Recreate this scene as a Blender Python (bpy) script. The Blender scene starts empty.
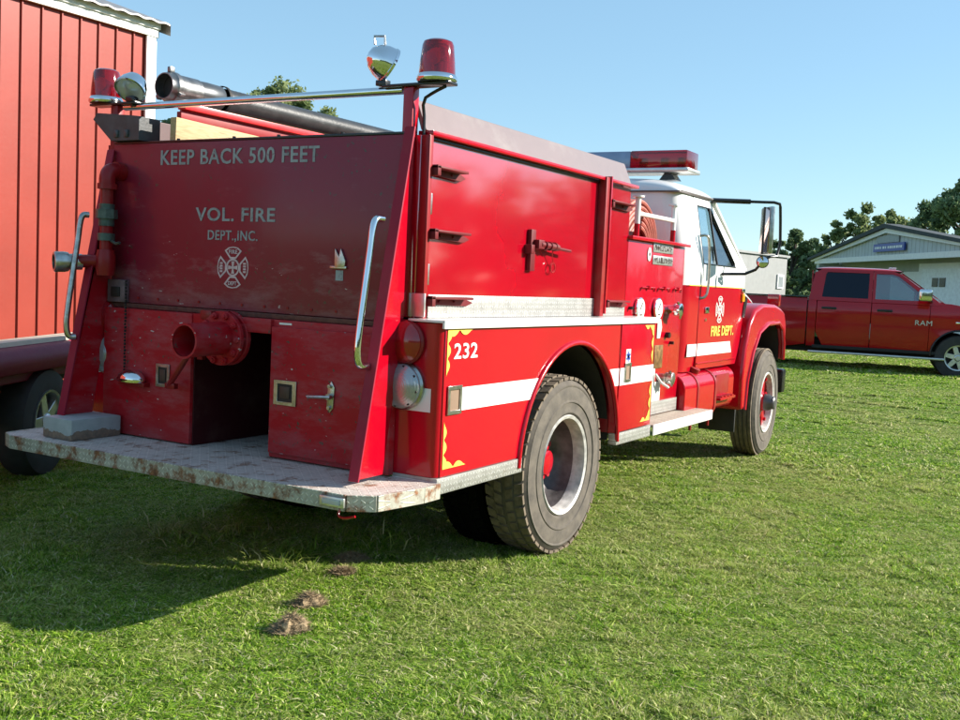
import bpy, bmesh, math, random
import numpy as np
from mathutils import Vector, Matrix
R = math.radians
random.seed(7)
S = bpy.context.scene
COL = S.collection

# ------------------------------------------------------------------ camera
cam_d = bpy.data.cameras.new('camera'); cam = bpy.data.objects.new('camera', cam_d); COL.objects.link(cam)
CAMP = Vector((-5.5588, -3.8006, 1.5745)); YAW, PITCH, ROLL, FPX = .52831, -.07471, .04703, 1051.59
fw = Vector((math.cos(PITCH)*math.cos(YAW), math.cos(PITCH)*math.sin(YAW), math.sin(PITCH)))
rt = Vector((math.sin(YAW), -math.cos(YAW), 0)); up = rt.cross(fw)
rt, up = math.cos(ROLL)*rt+math.sin(ROLL)*up, -math.sin(ROLL)*rt+math.cos(ROLL)*up
M = Matrix((rt, up, -fw)).transposed().to_4x4(); M.translation = CAMP
cam.matrix_world = M
cam_d.sensor_width = 36; cam_d.lens = FPX/960*36; cam_d.clip_start = .05; cam_d.clip_end = 3000
S.camera = cam

# ------------------------------------------------------------------ light
SUN = Vector((1.20, -1.72, 1.0)).normalized()
ELEV = math.asin(SUN.z); AZ = math.atan2(SUN.y, SUN.x)
w = bpy.data.worlds.new('World'); S.world = w; w.use_nodes = True
nt = w.node_tree; nt.nodes.clear()
sky = nt.nodes.new('ShaderNodeTexSky'); sky.sky_type = 'NISHITA'; sky.sun_disc = False
sky.sun_elevation = ELEV; sky.sun_rotation = math.pi/2-AZ
sky.air_density = 1.0; sky.dust_density = .0; sky.ozone_density = 1.7
bg = nt.nodes.new('ShaderNodeBackground'); bg.inputs['Strength'].default_value = .09
ow = nt.nodes.new('ShaderNodeOutputWorld')
even = nt.nodes.new('ShaderNodeMix'); even.data_type = 'RGBA'; even.inputs[0].default_value = .5; even.inputs[7].default_value = (2.0, 3.2, 4.1, 1)
tint = nt.nodes.new('ShaderNodeMix'); tint.data_type = 'RGBA'; tint.blend_type = 'MULTIPLY'; tint.inputs[0].default_value = 1; tint.inputs[7].default_value = (.92, 1.02, 1.06, 1)
nt.links.new(sky.outputs[0], even.inputs[6]); nt.links.new(even.outputs[2], tint.inputs[6]); nt.links.new(tint.outputs[2], bg.inputs[0]); nt.links.new(bg.outputs[0], ow.inputs[0])
sd = bpy.data.lights.new('sun', 'SUN'); sd.energy = 5.0; sd.angle = R(.5); sd.color = (1, .93, .82)
so = bpy.data.objects.new('sun', sd); COL.objects.link(so)
so.rotation_euler = SUN.to_track_quat('Z', 'Y').to_euler(); so.location = (0, -20, 20)
S.view_settings.view_transform = 'Standard'; S.view_settings.look = 'None'
S.view_settings.exposure = 1.12; S.view_settings.gamma = 1; S.view_settings.use_curve_mapping = False
S.render.engine = 'CYCLES'

# ------------------------------------------------------------------ materials
def srgb(r, g, b):
    f = lambda c: (c/255/12.92 if c/255 <= .04045 else ((c/255+.055)/1.055)**2.4)
    return (f(r), f(g), f(b), 1)
def lin(r, g, b): return (r, g, b, 1)
class NT:
    def __init__(s, name):
        s.m = bpy.data.materials.new(name); s.m.use_nodes = True; s.t = s.m.node_tree
        s.b = s.t.nodes['Principled BSDF']
    def n(s, typ, **kw):
        x = s.t.nodes.new('ShaderNode'+typ)
        for k, v in kw.items(): setattr(x, k, v)
        return x
    def l(s, a, b): s.t.links.new(a, b)
    def math(s, op, a, b=None, clamp=False):
        x = s.n('Math', operation=op, use_clamp=clamp)
        for i, v in enumerate((a, b)):
            if v is None: continue
            if isinstance(v, (int, float)): x.inputs[i].default_value = v
            else: s.l(v, x.inputs[i])
        return x.outputs[0]
    def pos(s): return s.n('NewGeometry').outputs['Position']
    def noise(s, scale, detail=4, rough=.55, vec=None, stretch=None):
        x = s.n('TexNoise'); x.inputs['Scale'].default_value = scale; x.inputs['Detail'].default_value = detail
        x.inputs['Roughness'].default_value = rough
        v = vec or s.pos()
        if stretch:
            mp = s.n('Mapping'); mp.inputs['Scale'].default_value = stretch; s.l(v, mp.inputs[0]); v = mp.outputs[0]
        s.l(v, x.inputs['Vector']); return x.outputs['Fac']
    def ramp(s, fac, stops):
        x = s.n('ValToRGB'); e = x.color_ramp.elements
        while len(e) < len(stops): e.new(.5)
        for q, (p, c) in zip(e, stops):
            q.position = p; q.color = c if len(c) == 4 else (*c, 1)
        s.l(fac, x.inputs[0]); return x.outputs[0]
    def mix(s, fac, a, b):
        x = s.n('Mix', data_type='RGBA')
        if isinstance(fac, (int, float)): x.inputs[0].default_value = fac
        else: s.l(fac, x.inputs[0])
        for i, v in ((6, a), (7, b)):
            if isinstance(v, tuple): x.inputs[i].default_value = v
            else: s.l(v, x.inputs[i])
        return x.outputs[2]
    def bump(s, h, strength=.3, dist=.01):
        x = s.n('Bump'); x.inputs['Strength'].default_value = strength; x.inputs['Distance'].default_value = dist
        s.l(h, x.inputs['Height']); s.l(x.outputs[0], s.b.inputs['Normal'])
    def set(s, **kw):
        for k, v in kw.items():
            i = s.b.inputs[k.replace('_', ' ')]
            if isinstance(v, (int, float, tuple)): i.default_value = v
            else: s.l(v, i)
        return s
def plain(name, col, rough=.5, metal=0, var=.12, nscale=9, bump=0, bscale=60, coat=0, spec=.5):
    t = NT(name)
    d = tuple(c*(1-var) for c in col[:3])+(1,); h = tuple(min(1, c*(1+var)) for c in col[:3])+(1,)
    n = t.noise(nscale)
    t.set(Base_Color=t.ramp(n, [(.3, d), (.7, h)]), Metallic=metal, Coat_Weight=coat, Specular_IOR_Level=spec)
    t.set(Roughness=t.math('ADD', t.math('MULTIPLY', n, .12), rough-.06))
    if bump: t.bump(t.noise(bscale, 5), bump, .005)
    return t.m
def paint(name, col, rough=.2, wave=.25, coat=.6, dirt=.25, dirtcol=None, wscale=2.3, dust=0, spots=0, grime_z=None, cior=1.5, chalk=0):
    t = NT(name)
    n = t.noise(1.7, 5); n2 = t.noise(26, 4, .7)
    c = t.ramp(n, [(.25, tuple(x*.88 for x in col[:3])), (.75, tuple(min(1, x*1.08) for x in col[:3]))])
    dc = dirtcol or lin(.18, .12, .085)
    f = t.math('MULTIPLY', t.math('SUBTRACT', t.noise(4.5, 8, .7), .5, True), dirt*3, True)
    c = t.mix(f, c, dc)
    if spots:
        v = t.math('MULTIPLY', t.math('GREATER_THAN', t.noise(38, 3, .6), 1-spots), t.math('GREATER_THAN', t.noise(3, 3), .52))
        c = t.mix(v, c, lin(.10, .055, .04))
    if chalk:       # pale chalky scuffs in long streaks, with a ragged band near the lower edge
        sp2 = t.n('SeparateXYZ'); t.l(t.pos(), sp2.inputs[0]); m2 = t.n('MapRange'); m2.inputs[1].default_value = 1.75; m2.inputs[2].default_value = 1.40; m2.inputs[3].default_value = .0; m2.inputs[4].default_value = .16; t.l(sp2.outputs[2], m2.inputs[0])
        st = t.math('ADD', t.noise(3.2, 8, .72, stretch=(1, 1, 3.2)), m2.outputs[0])
        c = t.mix(t.math('MULTIPLY', t.math('SUBTRACT', st, .60, True), chalk, True), c, lin(.34, .17, .19))
        fl = t.math('GREATER_THAN', t.noise(55, 2, .5, stretch=(1, .35, 1)), .735); c = t.mix(t.math('MULTIPLY', fl, t.math('GREATER_THAN', st, .60)), c, lin(.5, .42, .42))
    if grime_z:     # road dirt, highest near a given height
        z0, z1, amt = grime_z
        sp = t.n('SeparateXYZ'); t.l(t.pos(), sp.inputs[0])
        mr = t.n('MapRange'); mr.inputs[1].default_value = z1; mr.inputs[2].default_value = z0; t.l(sp.outputs[2], mr.inputs[0])
        g = t.math('MULTIPLY', t.math('MULTIPLY', mr.outputs[0], amt), t.noise(14, 6, .7), True)
        c = t.mix(g, c, dc)
    t.set(Base_Color=c, Coat_Weight=coat, Coat_Roughness=max(.04, rough*.4), Coat_IOR=cior, Specular_IOR_Level=.25)
    t.set(Roughness=t.math('ADD', t.math('MULTIPLY', n2, .2), rough-.08))
    t.bump(t.noise(wscale, 2, .4), wave, .02)
    return t.m
def plate(name, col, metal, rough, axes, period=.042, rust=.35, grit_=.75):
    t = NT(name)
    sp = t.n('SeparateXYZ'); t.l(t.pos(), sp.inputs[0])
    u = t.math('DIVIDE', sp.outputs[axes[0]], period); v = t.math('DIVIDE', sp.outputs[axes[1]], period)
    fu, fv = t.math('FLOOR', u), t.math('FLOOR', v)
    a = t.math('SUBTRACT', t.math('SUBTRACT', u, fu), .5); b = t.math('SUBTRACT', t.math('SUBTRACT', v, fv), .5)
    par = t.math('MODULO', t.math('ABSOLUTE', t.math('ADD', fu, fv)), 2)
    s_, d_ = t.math('ADD', a, b), t.math('SUBTRACT', a, b)
    def loz(p, q):
        return t.math('SUBTRACT', 1, t.math('ADD', t.math('POWER', t.math('DIVIDE', t.math('ABSOLUTE', p), .62), 2), t.math('POWER', t.math('DIVIDE', t.math('ABSOLUTE', q), .17), 2)), True)
    l1, l2 = loz(s_, d_), loz(d_, s_)
    h = t.math('ADD', t.math('MULTIPLY', l1, par), t.math('MULTIPLY', l2, t.math('SUBTRACT', 1, par)))
    h = t.math('MINIMUM', t.math('MULTIPLY', h, 2.2), 1)
    rn = t.noise(9.5, 8, .72)
    c = t.ramp(t.noise(13, 5), [(.3, tuple(x*.75 for x in col[:3])), (.7, col)])
    c = t.mix(t.math('MULTIPLY', h, -.0+.35), c, tuple(min(1, x*1.3) for x in col[:3])+(1,))
    grit = t.math('MULTIPLY', t.math('SUBTRACT', 1, h), t.math('MULTIPLY', t.noise(30, 4, .7), grit_), True)
    c = t.mix(grit, c, lin(.12, .10, .08))
    rf = t.math('MULTIPLY', t.math('SUBTRACT', rn, .62-rust*.3, True), 9, True)
    c = t.mix(rf, c, t.ramp(t.noise(40, 4), [(.3, lin(.09, .035, .018)), (.7, lin(.28, .12, .05))]))
    t.set(Base_Color=c, Metallic=t.math('MULTIPLY', t.math('SUBTRACT', 1, rf), metal), Roughness=rough)
    t.bump(t.math('ADD', h, t.math('MULTIPLY', rn, .3)), .9, .003)
    return t.m
RED = lin(.40, .0005, .012)
m_red = paint('glossy_red_paint', RED, .2, .7, .55, .03, lin(.25, .03, .03), spots=.2, cior=1.5)
m_redtop = paint('oxidised_glossy_red_paint', RED, .16, .8, 1.0, .03, cior=2.7, wscale=1.3)
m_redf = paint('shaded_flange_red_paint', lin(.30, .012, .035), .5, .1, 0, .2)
m_redw = paint('weathered_shade_red_paint', lin(.24, .010, .028), .38, .12, .35, .34, lin(.15, .06, .07), spots=.36, grime_z=(1.34, 1.60, .7), chalk=2.6)  # weathering, plus shade and bluish sky sheen put into the dark purple base
m_redl = paint('dirty_lower_red_paint', lin(.42, .005, .012), .45, .18, .0, .14, lin(.20, .06, .06), spots=.36, grime_z=(.62, .80, .7), chalk=1.4)
m_bracket = paint('shade_dark_bracket_paint', lin(.13, .006, .010), .5, .1, 0, .3)  # unlit look of the bracket faces put into a darker red
m_redd = paint('dull_dark_red_paint', lin(.26, .007, .010), .4, .1, .2, .4)
m_pink = paint('faded_sky_sheen_paint', lin(.22, .17, .17), .35, .2, .3, .5, lin(.35, .33, .30))  # faded coaming paint with sky sheen put into its grey-pink colour
m_white = paint('white_paint', lin(.8, .8, .79), .22, .12, .5, .08)
m_dulwhite = plain('aged_white_paint', lin(.62, .61, .57), .5, 0, .12, 12)
m_stripe = paint('white_reflective_stripe', lin(.78, .78, .76), .35, .05, .1, .12)
m_yellow = plain('yellow_lettering', lin(.80, .58, .09), .4, 0, .1)
m_goldb = plain('dark_outline', lin(.05, .03, .02), .5)
m_letter = plain('grey_reflective_lettering', lin(.33, .39, .40), .4, .15, .22, 30)
m_emb = plain('pale_pink_emblem_lines', lin(.60, .45, .46), .45, 0, .15, 30)
m_chrome = plain('chrome', lin(.75, .75, .76), .09, 1, .05)
m_chromed = plain('dull_chrome', lin(.45, .44, .41), .3, 1, .3, 22, .2, 90)
m_alu = plain('brushed_aluminium', lin(.60, .60, .59), .34, .85, .12, 14, .1, 120)
m_galv = plain('grey_galvanised_steel', lin(.36, .40, .42), .45, .35, .15, 14, .1)
m_black = plain('black_rubber', lin(.018, .018, .019), .62, 0, .3, 14, .2, 80)
m_dark = plain('dark_chassis', lin(.012, .011, .011), .7, 0, .4, 10, .3, 60)
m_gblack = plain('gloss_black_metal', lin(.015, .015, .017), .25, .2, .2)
m_boardtop = plate('tan_dusty_board_top', lin(.55, .47, .38), .1, .65, (0, 1), .034, .12)
m_itread = plain('shade_black_inner_tyre', lin(.004, .004, .004), .95, 0, .3, spec=.05)  # underbody shade put into the colour, far blacker than the outer tyres
m_glassr = NT('red_lens_plastic').set(Base_Color=lin(.34, .002, .012), Roughness=.08, Transmission_Weight=.75, Coat_Weight=.6, IOR=1.45).m
m_lens_clear = NT('clear_lens_plastic').set(Base_Color=lin(.75, .8, .85), Roughness=.18, Transmission_Weight=.6, IOR=1.45).m
m_amber = NT('amber_lens').set(Base_Color=lin(.9, .33, .01), Roughness=.2, Coat_Weight=.5).m
m_reflector = NT('red_taillight_lens').set(Base_Color=lin(.26, .004, .008), Roughness=.16, Coat_Weight=.8).m
t = NT('taillight_ribbed_clear_lens'); wv = t.n('TexWave', wave_type='RINGS'); wv.inputs['Scale'].default_value = 30
t.l(t.n('TexCoord').outputs['Object'], wv.inputs[0]); t.set(Base_Color=lin(.38, .40, .42), Roughness=.22, Metallic=.5); t.bump(wv.outputs['Fac'], .2, .003); m_lensgrey = t.m
def glass(name, tint, rough=.02, trans=.85, gloss=(.9, .95, 1, 1)):
    t = NT(name); tr = t.n('BsdfTransparent'); tr.inputs[0].default_value = tint
    gl = t.n('BsdfGlossy'); gl.inputs['Roughness'].default_value = rough; gl.inputs[0].default_value = gloss
    mx = t.n('MixShader'); fr = t.n('Fresnel'); fr.inputs[0].default_value = 1.5
    f = t.math('ADD', fr.outputs[0], 1-trans, True)
    t.l(f, mx.inputs[0]); t.l(tr.outputs[0], mx.inputs[1]); t.l(gl.outputs[0], mx.inputs[2])
    t.l(mx.outputs[0], t.t.nodes['Material Output'].inputs['Surface']); return t.m
m_glass = glass('window_glass', (.80, .88, .90, 1))
m_dglass = glass('dark_tinted_glass', (.06, .07, .09, 1), .03, .92)
m_pglass = glass('tinted_rear_window', (.03, .035, .05, 1), .03, .95, (.30, .34, .42, 1))
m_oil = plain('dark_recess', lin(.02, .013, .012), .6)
m_tread_edge = plate('painted_treadplate_edge', lin(.60, .60, .50), .05, .55, (1, 2), .027, .44)
m_tread_side = plate('aluminium_treadplate_side', lin(.62, .62, .60), .55, .4, (0, 2), .026, .0)
m_tread_top = plate('worn_treadplate_deck', lin(.66, .58, .52), .0, .7, (0, 1), .030, .30, .3)
m_tread_ledge = plate('aluminium_treadplate_ledge', lin(.66, .66, .65), .5, .38, (0, 1), .034, .05)
m_wood = NT('pale_lumber'); wz = m_wood.noise(9, 4, .5, stretch=(1.2, 14, 14))
m_wood.set(Base_Color=m_wood.ramp(wz, [(.35, lin(.40, .27, .13)), (.6, lin(.52, .38, .20)), (.72, lin(.30, .19, .09))]), Roughness=.7); m_wood.bump(wz, .2, .003); m_wood = m_wood.m
m_hose = plain('ribbed_black_suction_hose', lin(.035, .036, .037), .38, .1, .3, 12, .3, 70)
m_booster = plain('faded_red_booster_hose', lin(.34, .085, .06), .6, 0, .3, 10, .15)
t = NT('worn_grey_lettering'); t.set(Base_Color=t.mix(t.math('MULTIPLY', t.math('SUBTRACT', t.noise(34, 5, .7), .52, True), 6, True), t.ramp(t.noise(8), [(.3, lin(.23, .28, .29)), (.7, lin(.32, .37, .38))]), lin(.14, .05, .06)), Roughness=.45); m_letter = t.m
# tyre with wear
t = NT('dusty_tyre_rubber'); nn = t.noise(11, 6, .65)
t.set(Base_Color=t.ramp(nn, [(.25, lin(.050, .043, .036)), (.75, lin(.14, .118, .092))]), Roughness=.82); t.bump(t.noise(70, 4), .25, .003); m_tyre = t.m
t = NT('brown_muddy_tread'); nn = t.noise(15, 6, .65)
t.set(Base_Color=t.ramp(nn, [(.25, lin(.06, .046, .033)), (.75, lin(.22, .17, .12))]), Roughness=.88); t.bump(t.noise(70, 4), .3, .004); m_tread = t.m
m_ptyre = plain('car_tyre_rubber', lin(.03, .03, .03), .7, 0, .3)
m_rim_in = plain('grimy_brown_wheel_dish', lin(.10, .09, .09), .5, .35, .5, 12, .2)
m_rimw = plain('white_painted_rim_edge', lin(.50, .48, .45), .45, 0, .3, 22)

# ------------------------------------------------------------------ mesh helper
class MB:
    def __init__(s): s.bm = bmesh.new(); s.mi = 0
    def _merge(s, b):
        me = bpy.data.meshes.new('tmp'); b.to_mesh(me); b.free(); n0 = len(s.bm.faces); s.bm.from_mesh(me); bpy.data.meshes.remove(me)
        s.bm.faces.ensure_lookup_table()
        for f in s.bm.faces[n0:]: f.material_index = s.mi
        return s
    def m(s, i): s.mi = i; return s
    def box(s, x0, x1, y0, y1, z0, z1, bev=0, seg=2, rot=None, piv=None):
        b = bmesh.new(); bmesh.ops.create_cube(b, size=1)
        for v in b.verts: v.co = Vector(((x0+x1)/2+v.co.x*(x1-x0), (y0+y1)/2+v.co.y*(y1-y0), (z0+z1)/2+v.co.z*(z1-z0)))
        if bev: bmesh.ops.bevel(b, geom=list(b.edges), offset=bev, segments=seg, profile=.6, affect='EDGES')
        if rot is not None:
            p = Vector(piv) if piv else Vector(((x0+x1)/2, (y0+y1)/2, (z0+z1)/2))
            bmesh.ops.rotate(b, verts=b.verts, cent=p, matrix=rot)
        return s._merge(b)
    def prism(s, pts, ax, a, b_, bev=0, fn=None):
        """pts: 2-D outline in the other two axes (xz for y, yz for x, xy for z), from a to b_"""
        b = bmesh.new()
        def P(p, q): return {'y': (p[0], q, p[1]), 'x': (q, p[0], p[1]), 'z': (p[0], p[1], q)}[ax]
        A = [b.verts.new(P(p, a)) for p in pts]; B = [b.verts.new(P(p, b_)) for p in pts]
        n = len(pts); b.faces.new(A); b.faces.new(B[::-1])
        for i in range(n): b.faces.new((A[i], B[i], B[(i+1) % n], A[(i+1) % n]))
        bmesh.ops.recalc_face_normals(b, faces=b.faces)
        if bev: bmesh.ops.bevel(b, geom=list(b.edges), offset=bev, segments=2, profile=.6, affect='EDGES')
        if fn:
            for v in b.verts: v.co = Vector(fn(v.co))
        return s._merge(b)
    def cyl(s, p, q, r, r2=None, n=24, caps=True):
        p, q = Vector(p), Vector(q); d = q-p; b = bmesh.new()
        bmesh.ops.create_cone(b, cap_ends=caps, segments=n, radius1=r, radius2=r if r2 is None else r2, depth=d.length)
        mt = Matrix.Translation((p+q)/2) @ d.to_track_quat('Z', 'Y').to_matrix().to_4x4()
        bmesh.ops.transform(b, matrix=mt, verts=b.verts); return s._merge(b)
    def lathe(s, prof, o, axis, n=40, a0=0, a1=None):
        """prof: (radius, distance along axis) pairs"""
        b = bmesh.new(); rows = []; full = a1 is None; k = n if full else n+1
        for i in range(k):
            a = 2*math.pi*i/n if full else a0+(a1-a0)*i/n
            rows.append([b.verts.new((r*math.cos(a), r*math.sin(a), h)) for r, h in prof])
        for i in range(n if full else n):
            A, B = rows[i], rows[(i+1) % k]
            for j in range(len(prof)-1):
                try: b.faces.new((A[j], B[j], B[j+1], A[j+1]))
                except ValueError: pass
        bmesh.ops.remove_doubles(b, verts=b.verts, dist=1e-5); bmesh.ops.recalc_face_normals(b, faces=b.faces)
        mt = Matrix.Translation(Vector(o)) @ Vector(axis).to_track_quat('Z', 'Y').to_matrix().to_4x4()
        bmesh.ops.transform(b, matrix=mt, verts=b.verts); return s._merge(b)
    def tube(s, pts, r, n=10, rs=None, closed=False, smooth=0):
        P = [Vector(p) for p in pts]
        for _ in range(smooth):
            Q = [P[0]]
            for a, b2 in zip(P, P[1:]): Q += [a*.75+b2*.25, a*.25+b2*.75]
            P = Q+[P[-1]]
        b = bmesh.new(); rings = []; k = len(P); nrm = None
        for i, p in enumerate(P):
            a = P[i-1] if (i or closed) else p; c = P[(i+1) % k] if (i < k-1 or closed) else p
            d = (c-a).normalized()
            if nrm is None: nrm = d.orthogonal().normalized()
            nrm = (nrm-d*nrm.dot(d)).normalized(); bi = d.cross(nrm); rr = rs[i] if rs else r
            rings.append([b.verts.new(p+rr*(math.cos(2*math.pi*j/n)*nrm+math.sin(2*math.pi*j/n)*bi)) for j in range(n)])
        for i in range(k if closed else k-1):
            A, B = rings[i], rings[(i+1) % k]
            for j in range(n): b.faces.new((A[j], A[(j+1) % n], B[(j+1) % n], B[j]))
        if not closed: b.faces.new(rings[0][::-1]); b.faces.new(rings[-1])
        bmesh.ops.recalc_face_normals(b, faces=b.faces)
        return s._merge(b)
    def quadgrid(s, rows, close=False):
        b = bmesh.new(); V = [[b.verts.new(p) for p in r] for r in rows]
        for i in range(len(V)-1):
            for j in range(len(V[0])-1): b.faces.new((V[i][j], V[i+1][j], V[i+1][j+1], V[i][j+1]))
        bmesh.ops.recalc_face_normals(b, faces=b.faces)
        return s._merge(b)
    def frame(s, outer, inner, fn, th):
        """ring between two outlines of equal vertex count, thickness th along fn's third coordinate"""
        b = bmesh.new(); n = len(outer); L = []
        for d in (0, th):
            L.append(([b.verts.new(fn(p[0], p[1], d)) for p in outer], [b.verts.new(fn(p[0], p[1], d)) for p in inner]))
        for i in range(n):
            j = (i+1) % n
            (O0, I0), (O1, I1) = L
            b.faces.new((O0[i], O0[j], I0[j], I0[i])); b.faces.new((O1[i], I1[i], I1[j], O1[j]))
            b.faces.new((O0[i], O1[i], O1[j], O0[j])); b.faces.new((I0[i], I0[j], I1[j], I1[i]))
        bmesh.ops.recalc_face_normals(b, faces=b.faces); return s._merge(b)
def setp(o, label=None, cat=None, group=None, kind=None):
    for k, v in (('label', label), ('category', cat), ('group', group), ('kind', kind)):
        if v: o[k] = v
    return o
def wloc(o):
    v = Vector(o.location)
    while o.parent: o = o.parent; v = v+Vector(o.location)
    return v
def obj(name, mb, mats, parent=None, bev=0, sharp=38, label=None, base=False, seg=2):
    bm = mb.bm if isinstance(mb, MB) else mb
    me = bpy.data.meshes.new(name)
    co = [v.co for v in bm.verts]
    lo = Vector([min(c[i] for c in co) for i in range(3)]); hi = Vector([max(c[i] for c in co) for i in range(3)])
    c = (lo+hi)/2
    if base: c.z = lo.z
    bmesh.ops.translate(bm, verts=bm.verts, vec=-c); bm.to_mesh(me); bm.free()
    for mm in (mats if isinstance(mats, (list, tuple)) else [mats]): me.materials.append(mm)
    me.shade_smooth(); me.set_sharp_from_angle(angle=R(sharp))
    o = bpy.data.objects.new(name, me); COL.objects.link(o)
    o.location = c
    if parent: o.parent = parent; o.location = c-wloc(parent)
    if bev:
        md = o.modifiers.new('edge', 'BEVEL'); md.width = bev; md.segments = seg; md.limit_method = 'ANGLE'; md.angle_limit = R(35)
    if label: o['label'] = label
    return o
def empty(name, loc, label, cat, group=None):
    o = bpy.data.objects.new(name, None); COL.objects.link(o); o.location = loc; o.empty_display_size = .2
    return setp(o, label, cat, group)
def copy_tree(o, parent=None):
    c = o.copy(); COL.objects.link(c); c.parent = parent
    for ch in list(o.children): copy_tree(ch, c)
    return c
def text_mesh(txt, size, bold=.0, ext=.001, width=None):
    cu = bpy.data.curves.new('lettering', 'FONT'); cu.body = txt; cu.size = size; cu.extrude = ext; cu.offset = bold
    cu.align_x = 'LEFT'; cu.resolution_u = 3; cu.space_character = 1.08
    o = bpy.data.objects.new('t', cu); COL.objects.link(o); dg = bpy.context.evaluated_depsgraph_get()
    me = bpy.data.meshes.new_from_object(o.evaluated_get(dg)); bpy.data.objects.remove(o); bpy.data.curves.remove(cu)
    co = np.array([v.co for v in me.vertices]); lo, hi = co.min(0), co.max(0)
    b = bmesh.new(); b.from_mesh(me); bpy.data.meshes.remove(me)
    for v in b.verts: v.co.x -= lo[0]; v.co.y -= lo[1]
    return b, hi[0]-lo[0], hi[1]-lo[1]
def text(name, txt, o, du, dv, W, H, mat, parent, bold=.0, lab=None, ext=.0012):
    """lettering from lower-left corner o, reading along du, rising along dv, W wide and H high"""
    b, w0, h0 = text_mesh(txt, 1, bold, ext/1)
    o, du, dv = Vector(o), Vector(du).normalized(), Vector(dv).normalized(); n = du.cross(dv)
    for v in b.verts: v.co = o+du*(v.co.x/w0*W)+dv*(v.co.y/h0*H)+n*v.co.z
    return obj(name, b, mat, parent, label=lab, sharp=20)
def arc(cx, cz, r, a0, a1, n): return [(cx+r*math.cos(R(a0+(a1-a0)*i/n)), cz+r*math.sin(R(a0+(a1-a0)*i/n))) for i in range(n+1)]

# ------------------------------------------------------------------ ground and grass
def gz(x, y):
    d = (x-CAMP.x)*fw.x+(y-CAMP.y)*fw.y
    t_ = min(1, max(0, (d-11.5)/8.5)); rise = .19*t_*t_*(3-2*t_)
    # gentle undulation, none under the vehicles' wheels
    k = min(1, max(0, (math.hypot(x-2, y)-5.5)/6))
    return rise+k*.014*(math.sin(x*.7+1.3)*math.cos(y*.9)+.5*math.sin(x*1.9+y*1.3))
def ground():
    t = NT('lawn_soil_and_thatch')
    big = t.noise(.35, 5, .6); mid = t.noise(2.6, 6, .65); fine = t.noise(34, 6, .75)
    c = t.ramp(fine, [(.3, lin(.05, .085, .012)), (.5, lin(.12, .19, .025)), (.68, lin(.22, .28, .055))])
    dry = t.ramp(fine, [(.3, lin(.12, .11, .04)), (.7, lin(.34, .30, .13))])
    f = t.math('MULTIPLY', t.math('SUBTRACT', t.math('ADD', t.math('MULTIPLY', big, .6), t.math('MULTIPLY', mid, .5)), .50, True), 3, True)
    t.set(Base_Color=t.mix(f, c, dry), Roughness=.95, Specular_IOR_Level=.1)
    t.bump(t.math('ADD', fine, t.math('MULTIPLY', t.noise(120, 3), .5)), .8, .03)
    b = bmesh.new()
    # polar sheet round the camera: fine near it, out past the horizon
    rad = [0]+[.6*1.13**i for i in range(68)]; rad = [r for r in rad if r < 1400]+[1400]
    na = 150; rows = []
    cxy = (CAMP.x, CAMP.y)
    for r in rad[1:]: rows.append([b.verts.new((cxy[0]+r*math.cos(2*math.pi*i/na), cxy[1]+r*math.sin(2*math.pi*i/na), gz(cxy[0]+r*math.cos(2*math.pi*i/na), cxy[1]+r*math.sin(2*math.pi*i/na)))) for i in range(na)])
    c0 = b.verts.new((*cxy, gz(*cxy)))
    for i in range(na): b.faces.new((c0, rows[0][i], rows[0][(i+1) % na]))
    for A, B in zip(rows, rows[1:]):
        for i in range(na): b.faces.new((A[i], B[i], B[(i+1) % na], A[(i+1) % na]))
    me = bpy.data.meshes.new('ground'); b.to_mesh(me); b.free(); me.materials.append(t.m); me.shade_smooth()
    o = bpy.data.objects.new('ground', me); COL.objects.link(o); o['kind'] = 'structure'
    return o
ground()
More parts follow.
